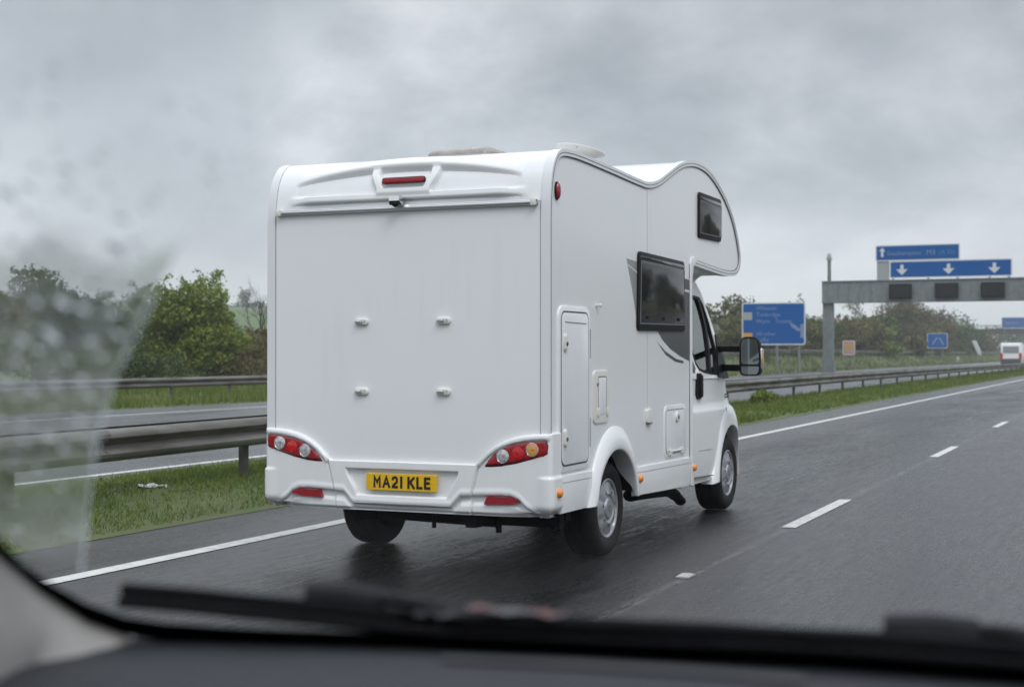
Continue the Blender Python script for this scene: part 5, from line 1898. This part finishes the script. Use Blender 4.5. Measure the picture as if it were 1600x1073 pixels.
# wood beyond the bridge
r = np.random.default_rng(77)
fw_ = []
for i in range(60):
    x_, y_ = r.uniform(-190, -28), r.uniform(450, 520)
    s_ = r.uniform(3.5, 6.5) * (1.5 if -75 < x_ < -52 else 1)
    nn_ = 420
    d = r.normal(size=(nn_, 3)); d /= np.linalg.norm(d, axis=1)[:, None]
    fw_.append(np.array((x_, y_, ground_z(x_, y_) + s_ * 0.75)) + d * (s_ * r.uniform(0.55, 1.05, nn_)[:, None]) * np.array((1, 1, 0.9)))
o = quads_obj('distant_wood', leaf_quads(r, np.vstack(fw_), 0.75), 'leaf_dark', None)
tag(o, 'hazy dark green wood beyond the distant bridge', 'wood', kind='stuff')
# trees on our own side of the road: what the motorhome's windows and the wet road mirror
for i, (x_, y_, h_) in enumerate(((20, 62, 7.5), (22, 72, 8.5), (19, 84, 6.0), (24, 95, 8.0), (21, 110, 7.0), (22, 128, 7.5), (20, 48, 6.0))):
    bush('verge_tree', x_, y_, 8.0, h_, 4200, 0.22, ['leaf_dark', 'leaf_olive'][i % 2], 200 + i, 'leafy tree on the near side verge, outside the picture', 'tree', 'trees on the near side verge', lumps=18, twiggy=10)

# ------------------------------------------------------------------ the car we look out of
BASE = [(-0.932,0.834,1.235),(-0.854,0.854,1.235),(-0.778,0.881,1.235),(-0.704,0.902,1.235),(-0.621,0.920,1.235),(-0.497,0.955,1.235),(-0.376,0.981,1.235),(-0.207,1.009,1.235),(-0.074,1.015,1.235),(0.003,1.008,1.235),(0.074,0.993,1.235)]
BASE = BASE[:9] + [(0.06, 1.018, 1.235), (0.25, 1.006, 1.235), (0.45, 0.965, 1.235), (0.62, 0.92, 1.235), (0.72, 0.90, 1.235)]
EDGE = [(-0.744,0.641,1.447),(-0.745,0.718,1.382),(-0.745,0.805,1.308),(-0.741,0.839,1.280),(-0.729,0.876,1.252),(-0.715,0.890,1.243),(-0.703,0.901,1.236)]
FRITTOP = [(-0.724,0.633,1.459),(-0.722,0.711,1.394),(-0.732,0.791,1.323),(-0.733,0.817,1.301),(-0.726,0.835,1.287),(-0.707,0.869,1.262),(-0.681,0.885,1.254),(-0.599,0.908,1.251),(-0.489,0.940,1.250),(-0.369,0.963,1.250),(-0.203,0.990,1.251),(-0.073,0.997,1.250),(0.003,0.991,1.249)]
TRIMBASE = [(-0.601,0.519,1.235),(-0.664,0.640,1.235),(-0.696,0.752,1.235),(-0.706,0.795,1.235),(-0.695,0.827,1.235),(-0.695,0.864,1.235),(-0.699,0.896,1.235)]
BL1 = [(-0.703,0.887,1.274),(-0.651,0.902,1.271),(-0.605,0.917,1.267),(-0.552,0.938,1.262),(-0.500,0.960,1.256),(-0.445,0.977,1.251),(-0.404,0.989,1.248),(-0.336,1.005,1.245)]
BLOCK1 = [(-0.582,0.951,1.269),(-0.554,0.960,1.268),(-0.526,0.973,1.264)]
ARM1 = [(-0.523,0.959,1.269),(-0.499,0.970,1.265),(-0.478,0.981,1.259),(-0.453,0.995,1.251),(-0.399,1.015,1.244),(-0.354,1.030,1.238)]
BL2 = [(-0.472,0.969,1.253),(-0.389,0.985,1.254),(-0.332,0.996,1.254),(-0.279,1.005,1.254),(-0.222,1.015,1.253),(-0.165,1.019,1.254),(-0.115,1.021,1.254),(-0.035,1.019,1.254)]
BLOCK2 = [(-0.168,1.046,1.256),(-0.135,1.046,1.258),(-0.105,1.047,1.258)]
ARM2 = [(-0.107,1.043,1.261),(-0.088,1.044,1.261),(-0.072,1.048,1.258),(-0.036,1.050,1.254),(0.003,1.051,1.249)]
VENT_A = [(-0.455,0.924,1.235),(-0.363,0.946,1.235),(-0.274,0.958,1.235),(-0.206,0.962,1.235)]
VENT_B = [(-0.448,0.909,1.235),(-0.355,0.927,1.235),(-0.268,0.937,1.235),(-0.201,0.940,1.235)]
SLOPE = 0.85
bx_, by_ = [p[0] for p in BASE], [p[1] for p in BASE]
yb = lambda x: float(np.interp(x, bx_, by_))
car = tag(empty('car', (0, 0, 0)), 'dark car we look out of, with grey dashboard, wet windscreen and black wipers', 'car')
# dashboard: flat shelf running back to the driver, then rolling down
b = MB()
rows = []
xs_ = np.linspace(-0.74, 0.72, 60)
for x_ in xs_:
    y0 = yb(x_)
    rows.append([(x_, y0 + 0.006, 1.230), (x_, y0 - 0.004, 1.2345), (x_, y0 - 0.06, 1.236), (x_, y0 - 0.13, 1.2365), (x_, y0 - 0.20, 1.232), (x_, y0 - 0.27, 1.216), (x_, y0 - 0.32, 1.18), (x_, y0 - 0.34, 1.12), (x_, y0 - 0.33, 0.95), (x_, y0 - 0.28, 0.72)])
b.grid(rows)
dash = b.build('dashboard', 'dash', car, 50)
b = MB()
b.grid([[(p_[0], p_[1], 1.2385) for p_ in resample(VENT_A, 14)], [(p_[0], p_[1], 1.2385) for p_ in resample(VENT_B, 14)]])
b.build('defrost_vent', 'vent', dash, 0)
# pillar trim
b = MB()
rows = []
for i in range(7):
    e_, k_ = np.array(EDGE[i]), np.array(TRIMBASE[i])
    pull = np.array((-0.02, -0.012, 0.0)) * min(1, (6 - i) / 3)
    row = []
    for u in np.linspace(0, 1, 9):
        row.append(tuple(e_ + (k_ - e_) * u + pull * math.sin(math.pi * u) * -0.5))
    rows.append(row)
b.grid([[tuple(np.array([np.interp(u, range(7), [rows[i][j][c_] for i in range(7)]) for c_ in range(3)])) for j in range(9)] for u in np.linspace(0, 6, 25)])
b.build('pillar_trim', 'pillar', car, 60)
# windscreen: clear where the wiper has been, filmed with rain outside its sweep
GM = D.materials.new('clear_glass')
GM.use_nodes = True
t = GM.node_tree
t.nodes.clear()
trn = N(t, 'ShaderNodeBsdfTransparent', in_Color=(1, 1, 1, 1))
om = N(t, 'ShaderNodeOutputMaterial')
t.links.new(trn.outputs[0], om.inputs[0])
b = MB()
rows = []
for x_ in np.linspace(-0.70, 0.70, 40):
    y0 = yb(x_)
    row = []
    for u in np.linspace(0, 1, 14):
        yy_ = y0 - 0.68 * u
        k_ = 1 - 0.16 * u
        row.append((x_ * (k_ if False else 1.0), yy_, 1.237 + SLOPE * (y0 - yy_)))
    rows.append(row)
b.grid(rows)
ws = b.build('windscreen', GM, car, 60)
# black printed border
b = MB()
lo_ = [np.array(p_) for p_ in EDGE] + [np.array((p_[0], p_[1] + 0.003, 1.234)) for p_ in BASE[4:]]
top_ = [np.array(p_) for p_ in FRITTOP[:12]] + [np.array((x_, yb(x_) - 0.018, 1.250)) for x_ in (0.06, 0.25, 0.45, 0.62, 0.72)]
lo_r, top_r = resample(lo_, 60), resample(top_, 60)
b.grid([[tuple(np.array(p_) + np.array((0, -0.002, -0.001)) + (np.array(q_) - np.array(p_)) * u for u in (0, 0.5, 1.0))] if False else [tuple(np.array(p_) + (np.array(q_) - np.array(p_)) * u + np.array((0, -0.0015, -0.0015))) for u in (0, 0.5, 1.0)] for p_, q_ in zip(lo_r, top_r)])
b.build('frit_band', 'frit', ws, 60)
FILM = [
[(-0.525,0.487,1.627),(-0.479,0.500,1.625),(-0.432,0.513,1.623),(-0.386,0.524,1.621),(-0.340,0.535,1.619),(-0.296,0.545,1.616)],
[(-0.552,0.511,1.599),(-0.509,0.525,1.598),(-0.466,0.536,1.597),(-0.423,0.547,1.595),(-0.381,0.558,1.594),(-0.339,0.567,1.592)],
[(-0.581,0.539,1.569),(-0.542,0.551,1.568),(-0.503,0.563,1.567),(-0.462,0.573,1.566),(-0.423,0.582,1.565),(-0.384,0.592,1.564)],
[(-0.614,0.569,1.535),(-0.578,0.580,1.535),(-0.542,0.591,1.534),(-0.507,0.601,1.534),(-0.471,0.610,1.533),(-0.435,0.619,1.532)],
[(-0.645,0.598,1.504),(-0.610,0.607,1.504),(-0.577,0.617,1.503),(-0.544,0.626,1.503),(-0.511,0.636,1.503),(-0.478,0.645,1.502)],
[(-0.681,0.631,1.470),(-0.647,0.638,1.470),(-0.614,0.646,1.469),(-0.583,0.655,1.469),(-0.553,0.664,1.469),(-0.522,0.673,1.469)],
[(-0.719,0.667,1.431),(-0.688,0.675,1.432),(-0.656,0.681,1.432),(-0.625,0.687,1.432),(-0.595,0.695,1.432),(-0.567,0.704,1.432)],
[(-0.760,0.705,1.389),(-0.731,0.714,1.389),(-0.701,0.721,1.389),(-0.670,0.727,1.390),(-0.639,0.733,1.390),(-0.610,0.740,1.391)],
[(-0.800,0.743,1.346),(-0.771,0.752,1.346),(-0.741,0.760,1.347),(-0.711,0.768,1.347),(-0.680,0.774,1.348),(-0.649,0.780,1.349)],
[(-0.735,0.798,1.317),(-0.723,0.800,1.317),(-0.712,0.803,1.317),(-0.701,0.806,1.317),(-0.689,0.808,1.318),(-0.677,0.810,1.318)],
[(-0.726,0.835,1.287),(-0.722,0.836,1.287),(-0.717,0.837,1.288),(-0.713,0.838,1.288),(-0.709,0.839,1.288),(-0.705,0.840,1.288)]]
FE = D.materials.new('wiped_edge')
FE.use_nodes = True
t = FE.node_tree
t.nodes.clear()
e_t = N(t, 'ShaderNodeBsdfTransparent', in_Color=(1, 1, 1, 1))
e_l = N(t, 'ShaderNodeBsdfTranslucent', in_Color=(0.66, 0.70, 0.72, 1))
e_m = N(t, 'ShaderNodeMixShader', in_0=0.24)
t.links.new(e_t.outputs[0], e_m.inputs[1]); t.links.new(e_l.outputs[0], e_m.inputs[2])
om = N(t, 'ShaderNodeOutputMaterial')
t.links.new(e_m.outputs[0], om.inputs[0])
FM = D.materials.new('rain_film')
FM.use_nodes = True
t = FM.node_tree
t.nodes.clear()
g = N(t, 'ShaderNodeTexCoord')
mp1 = N(t, 'ShaderNodeMapping', in_Scale=(170, 60, 60))
t.links.new(g.outputs['Object'], mp1.inputs[0])
nn_ = N(t, 'ShaderNodeTexNoise', in_Scale=1.0, in_Detail=3.0, in_Roughness=0.6)
t.links.new(mp1.outputs[0], nn_.inputs['Vector'])
mr = N(t, 'ShaderNodeMapRange', in_1=0.38, in_2=0.72, in_3=0.02, in_4=0.20)
t.links.new(nn_.outputs['Fac'], mr.inputs[0])
tr1 = N(t, 'ShaderNodeBsdfTransparent', in_Color=(0.97, 0.98, 0.98, 1))
tl1 = N(t, 'ShaderNodeBsdfTranslucent', in_Color=(0.66, 0.70, 0.72, 1))
rf = N(t, 'ShaderNodeBsdfRefraction', in_IOR=1.022, in_Roughness=0.34)
bpf = N(t, 'ShaderNodeBump', in_Strength=0.6, in_Distance=0.004)
t.links.new(nn_.outputs['Fac'], bpf.inputs['Height'])
t.links.new(bpf.outputs[0], rf.inputs['Normal'])
mx0 = N(t, 'ShaderNodeMixShader', in_0=0.48)
t.links.new(tr1.outputs[0], mx0.inputs[1]); t.links.new(rf.outputs[0], mx0.inputs[2])
mx1 = N(t, 'ShaderNodeMixShader')
sz = N(t, 'ShaderNodeSeparateXYZ')
t.links.new(g.outputs['Object'], sz.inputs[0])
thin = N(t, 'ShaderNodeMapRange', in_1=1.30, in_2=1.43, in_3=0.40, in_4=1.0)
t.links.new(sz.outputs['Z'], thin.inputs[0])
mm_ = N(t, 'ShaderNodeMath', operation='MULTIPLY')
t.links.new(mr.outputs[0], mm_.inputs[0]); t.links.new(thin.outputs[0], mm_.inputs[1])
t.links.new(mm_.outputs[0], mx1.inputs[0]); t.links.new(mx0.outputs[0], mx1.inputs[1]); t.links.new(tl1.outputs[0], mx1.inputs[2])
om = N(t, 'ShaderNodeOutputMaterial')
t.links.new(mx1.outputs[0], om.inputs[0])
b = MB()
fine = []
for i in range(len(FILM) - 1):
    for u in (0, 0.25, 0.5, 0.75):
        fine.append([tuple(np.array(p_) * (1 - u) + np.array(q_) * u + np.array((0, 0.003, 0.003))) for p_, q_ in zip(FILM[i], FILM[i + 1])])
b.grid(fine)
b.build('rain_film', FM, ws, 60)
b = MB()
ed = resample([tuple(np.array(r_[-1]) + np.array((0, 0.003, 0.003))) for r_ in FILM], 60)
b.tube(ed[6:], [0.0011 + 0.0009 * math.sin(i * 0.9) * math.sin(i * 0.37) for i in range(54)], 6, flat=0.5)
b.build('wiped_edge', FE, ws, 60)
DROPS = [(-0.546,0.596,1.532,0.0044),(-0.507,0.594,1.543,0.0039),(-0.496,0.624,1.520,0.0044),(-0.511,0.638,1.505,0.0055),(-0.532,0.639,1.499,0.0032),(-0.581,0.668,1.462,0.0059),(-0.561,0.679,1.458,0.0045),(-0.596,0.675,1.453,0.0038),(-0.601,0.667,1.459,0.0037),(-0.603,0.697,1.432,0.0035),(-0.583,0.698,1.436,0.0038),(-0.606,0.723,1.410,0.0036),(-0.635,0.728,1.399,0.0048),(-0.533,0.595,1.536,0.0040),(-0.560,0.653,1.480,0.0050),(-0.551,0.660,1.476,0.0040),(-0.537,0.668,1.473,0.0036),(-0.542,0.679,1.462,0.0033),(-0.575,0.649,1.480,0.0036),(-0.561,0.689,1.449,0.0034),(-0.632,0.739,1.390,0.0037),(-0.634,0.690,1.432,0.0039),(-0.647,0.716,1.407,0.0032),(-0.661,0.749,1.376,0.0033),(-0.658,0.766,1.362,0.0030),(-0.718,0.791,1.329,0.0040),(-0.701,0.769,1.352,0.0030),(-0.678,0.803,1.328,0.0031),(-0.583,0.685,1.447,0.0034),(-0.480,0.622,1.525,0.0027),(-0.466,0.615,1.533,0.0023),(-0.420,0.582,1.569,0.0025),(-0.428,0.609,1.545,0.0032),(-0.437,0.600,1.551,0.0022),(-0.563,0.617,1.510,0.0031),(-0.562,0.627,1.502,0.0028),(-0.537,0.610,1.522,0.0024),(-0.548,0.625,1.507,0.0028),(-0.497,0.637,1.509,0.0027),(-0.497,0.644,1.503,0.0028),(-0.536,0.652,1.487,0.0043),(-0.545,0.645,1.490,0.0032),(-0.582,0.638,1.487,0.0036),(-0.521,0.659,1.485,0.0036),(-0.570,0.707,1.432,0.0027),(-0.588,0.711,1.424,0.0031),(-0.620,0.697,1.428,0.0035),(-0.617,0.712,1.416,0.0028)]
WM = D.materials.new('rain_water')
WM.use_nodes = True
t = WM.node_tree
t.nodes.clear()
gl1 = N(t, 'ShaderNodeBsdfGlass', in_IOR=1.33, in_Roughness=0.0)
gl1.inputs['Color'].default_value = (0.97, 0.98, 0.99, 1)
om = N(t, 'ShaderNodeOutputMaterial')
t.links.new(gl1.outputs[0], om.inputs[0])
nrm = Vector((0, SLOPE, 1)).normalized()
e1 = Vector((1, 0, 0)); e2 = nrm.cross(e1).normalized()
b = MB()
rr_ = random.Random(9)
small = []
for i in range(230):
    ri = rr_.randrange(1, len(FILM) - 2); u, v = rr_.random(), rr_.random()
    a0, a1 = np.array(FILM[ri]), np.array(FILM[ri + 1])
    q_ = a0 * (1 - u) + a1 * u
    p_ = q_[0] * (1 - v) + q_[-1] * v
    small.append((p_[0], p_[1] + 0.004, p_[2] + 0.004, rr_.choice((rr_.uniform(0.0008, 0.0018), rr_.uniform(0.0016, 0.0032)))))
for (x_, y_, z_, R_) in DROPS + small:
    c_ = Vector((x_, y_, z_))
    ex = rr_.uniform(0.8, 1.35)
    base = len(b.v)
    nr, ns = 4, 12
    for i in range(nr):
        ph = i / nr * math.pi / 2
        for k in range(ns):
            th = 2 * math.pi * k / ns
            wob = 1 + 0.12 * math.sin(2 * th + x_ * 900) + 0.06 * math.sin(3 * th + y_ * 700)
            b.v.append(tuple(c_ + (e1 * math.cos(th) + e2 * math.sin(th) * ex) * R_ * 0.95 * math.cos(ph) * wob + nrm * R_ * 0.42 * math.sin(ph)))
    b.v.append(tuple(c_ + nrm * R_ * 0.42))
    for i in range(nr - 1):
        for k in range(ns):
            k2 = (k + 1) % ns
            b.f.append((base + i * ns + k, base + i * ns + k2, base + (i + 1) * ns + k2, base + (i + 1) * ns + k)); b.mi.append(0)
    for k in range(ns):
        b.f.append((base + (nr - 1) * ns + k, base + (nr - 1) * ns + (k + 1) % ns, base + nr * ns)); b.mi.append(0)
    b.f.append(tuple(base + k for k in range(ns))[::-1]); b.mi.append(0)
dr = b.build('raindrops', WM, ws, 80)
dr['kind'] = 'stuff'
# cowl and bonnet outside
b = MB()
rows = []
for x_ in xs_:
    y0 = yb(x_)
    rows.append([(x_, y0 + 0.008, 1.226), (x_, y0 + 0.03, 1.229), (x_, y0 + 0.09, 1.224), (x_, y0 + 0.15, 1.216), (x_, y0 + 0.17, 1.19), (x_, y0 + 0.17, 1.12)])
b.grid(rows)
b.build('cowl_panel', 'cowl', car, 50)
b = MB()
rows = []
for x_ in np.linspace(-0.74, 0.74, 30):
    y0 = yb(x_) + 0.175
    sd = 0.06 * (abs(x_) / 0.74) ** 4
    rows.append([(x_, y0, 1.10 - sd), (x_, y0 + 0.02, 1.150 - sd), (x_, y0 + 0.3, 1.06 - sd), (x_, y0 + 0.6, 0.95 - sd), (x_, y0 + 0.8, 0.82 - sd), (x_, y0 + 0.85, 0.60 - sd), (x_, y0 + 0.83, 0.25)])
b.grid(rows)
b.build('bonnet', 'bonnet', car, 50)
b = MB()
b.grid([[(x_, y_, 1.70 - 0.05 * (abs(x_) / 0.7) ** 3 - 0.04 * ((y_ + 0.3) / 0.6) ** 2) for x_ in np.linspace(-0.66, 0.66, 13)] for y_ in np.linspace(0.30, -1.0, 10)])
b.grid([[(x_, -1.0 - 0.4 * u, 1.64 - 0.62 * u) for x_ in np.linspace(-0.66, 0.66, 5)] for u in (0, 0.5, 1)])
b.build('roof', 'bonnet', car, 50)
# floor pan and wheels, below the line of sight
b = MB()
b.box(-0.74, -0.70, -0.9, 1.2, 0.25, 1.05)
b.box(0.70, 0.74, -0.9, 1.2, 0.25, 1.05)
b.box(-0.70, 0.70, -0.9, 1.2, 0.25, 0.32)
b.build('body', 'bonnet', car, 20)
for s in (-1, 1):
    for yk in (1.35, -1.2):
        w = empty('wheel', (s * 0.72, yk, 0.31)); w.parent = car
        b = MB(); b.lathe([(0.0, 0.18), (0.01, 0.29), (-0.02, 0.31), (-0.18, 0.31), (-0.2, 0.18)], (0, 0, 0), 'x', 32, sign=s)
        b.build('tyre', 'tyre', w)
        b = MB(); b.lathe([(0.002, 0.18), (0.01, 0.16), (0.0, 0.0)], (0, 0, 0), 'x', 24, sign=s)
        b.build('rim', 'hub', w)


def wiper(blade, block, arm, thick):
    w = empty('wiper', blade[0]); w.parent = car
    off = Vector(blade[0])
    L_ = lambda q: [tuple(Vector(p_) - off) for p_ in q]
    b = MB()
    bl = L_(catmull(blade, 3))
    b.tube(bl, [thick * 1.05] * len(bl), 8, flat=1.0)
    q = [(p_[0], p_[1] - 0.004, p_[2] - thick - 0.004) for p_ in bl]
    b.tube(q, [0.0045] * len(q), 6)
    b.build('blade', 'rubber', w)
    b = MB()
    kk = L_(block)
    b.tube(kk, [thick * 1.9, thick * 2.0, thick * 1.7], 8)
    b.build('bracket', 'blackplastic', w)
    b = MB()
    aa = L_(catmull(arm, 3))
    b.tube(aa, [0.005 + 0.004 * i / len(aa) for i in range(len(aa))], 8)
    b.build('arm', 'blackplastic', w)
    return w


wiper(BL1, BLOCK1, ARM1 + [(-0.30, 1.06, 1.228), (-0.27, 1.075, 1.222)], 0.0050)
wiper(BL2, BLOCK2, ARM2 + [(0.10, 1.07, 1.236), (0.16, 1.085, 1.224)], 0.0062)
# made-up pale sheets by the wipers, coloured to imitate speckled reflections
for i, (pts, lab) in enumerate((([(-0.505, 0.948, 1.252), (-0.458, 0.962, 1.250)], 'pale sheet added beside the wiper bracket to imitate a reflection'), ([(-0.452, 0.958, 1.258), (-0.388, 0.978, 1.252)], 'pale red and white sheet added against the wiper blade to imitate a reflection'))):
    a_, c_ = Vector(pts[0]), Vector(pts[1])
    b = MB()
    rows = []
    for k in range(10):
        p_ = a_ + (c_ - a_) * k / 9
        rows.append([tuple(p_ + Vector((0, 0.020 * v + rr_.uniform(-.002, .002), 0.014 * v * 0 + rr_.uniform(0, .004) + 0.006))) for v in (0, 0.35, 0.7, 1.0)])
    b.grid(rows)
    m_ = noisy('painted_reflection', (0.11, 0.115, 0.12), (0.05, 0.05, 0.053) if i == 0 else (0.17, 0.07, 0.07), nscale=28, rough=(0.6, 0.8), lo=0.40, hi=0.62, spec=0.1)
    o = b.build('reflection_sheet', m_, None, 0)
    tag(o, lab, 'litter')

# ------------------------------------------------------------------ air
SP = D.materials.new('spray')
SP.use_nodes = True
t = SP.node_tree
t.nodes.clear()
pv = N(t, 'ShaderNodeVolumePrincipled', in_Density=0.014, in_Anisotropy=0.2)
pv.inputs['Color'].default_value = (0.95, 0.96, 0.97, 1)
om = N(t, 'ShaderNodeOutputMaterial')
t.links.new(pv.outputs[0], om.inputs['Volume'])
b = MB()
pr = [(math.cos(a), math.sin(a)) for a in np.linspace(math.pi, 0, 13)]
b.lathe([(c, max(r_, 1e-4)) for c, r_ in pr], (0, 0, 0), 'y', 24)
b.v = [(x_ * 1.5, y_ * 2.2, z_ * 0.42 + 0.03 if z_ > 0 else 0.012 + 0.018 * (1 + z_)) for x_, y_, z_ in b.v]
o = b.build('spray', SP, None, 0)
o.location = (-4.5, 8.9, 0)
tag(o, 'thin mist of spray thrown up behind the wheels of the motorhome', 'spray', kind='stuff')
HZ = D.materials.new('haze')
HZ.use_nodes = True
t = HZ.node_tree
t.nodes.clear()
pv = N(t, 'ShaderNodeVolumePrincipled', in_Density=0.0006, in_Anisotropy=0.1)
pv.inputs['Color'].default_value = (0.93, 0.95, 0.97, 1)
om = N(t, 'ShaderNodeOutputMaterial')
t.links.new(pv.outputs[0], om.inputs['Volume'])
b = MB()
b.box(-3100, 3100, -1600, 3100, -1.6, 27.0)
o = b.build('haze', HZ, None, 0)
tag(o, 'grey rain haze hanging over the whole road', 'haze', kind='stuff')
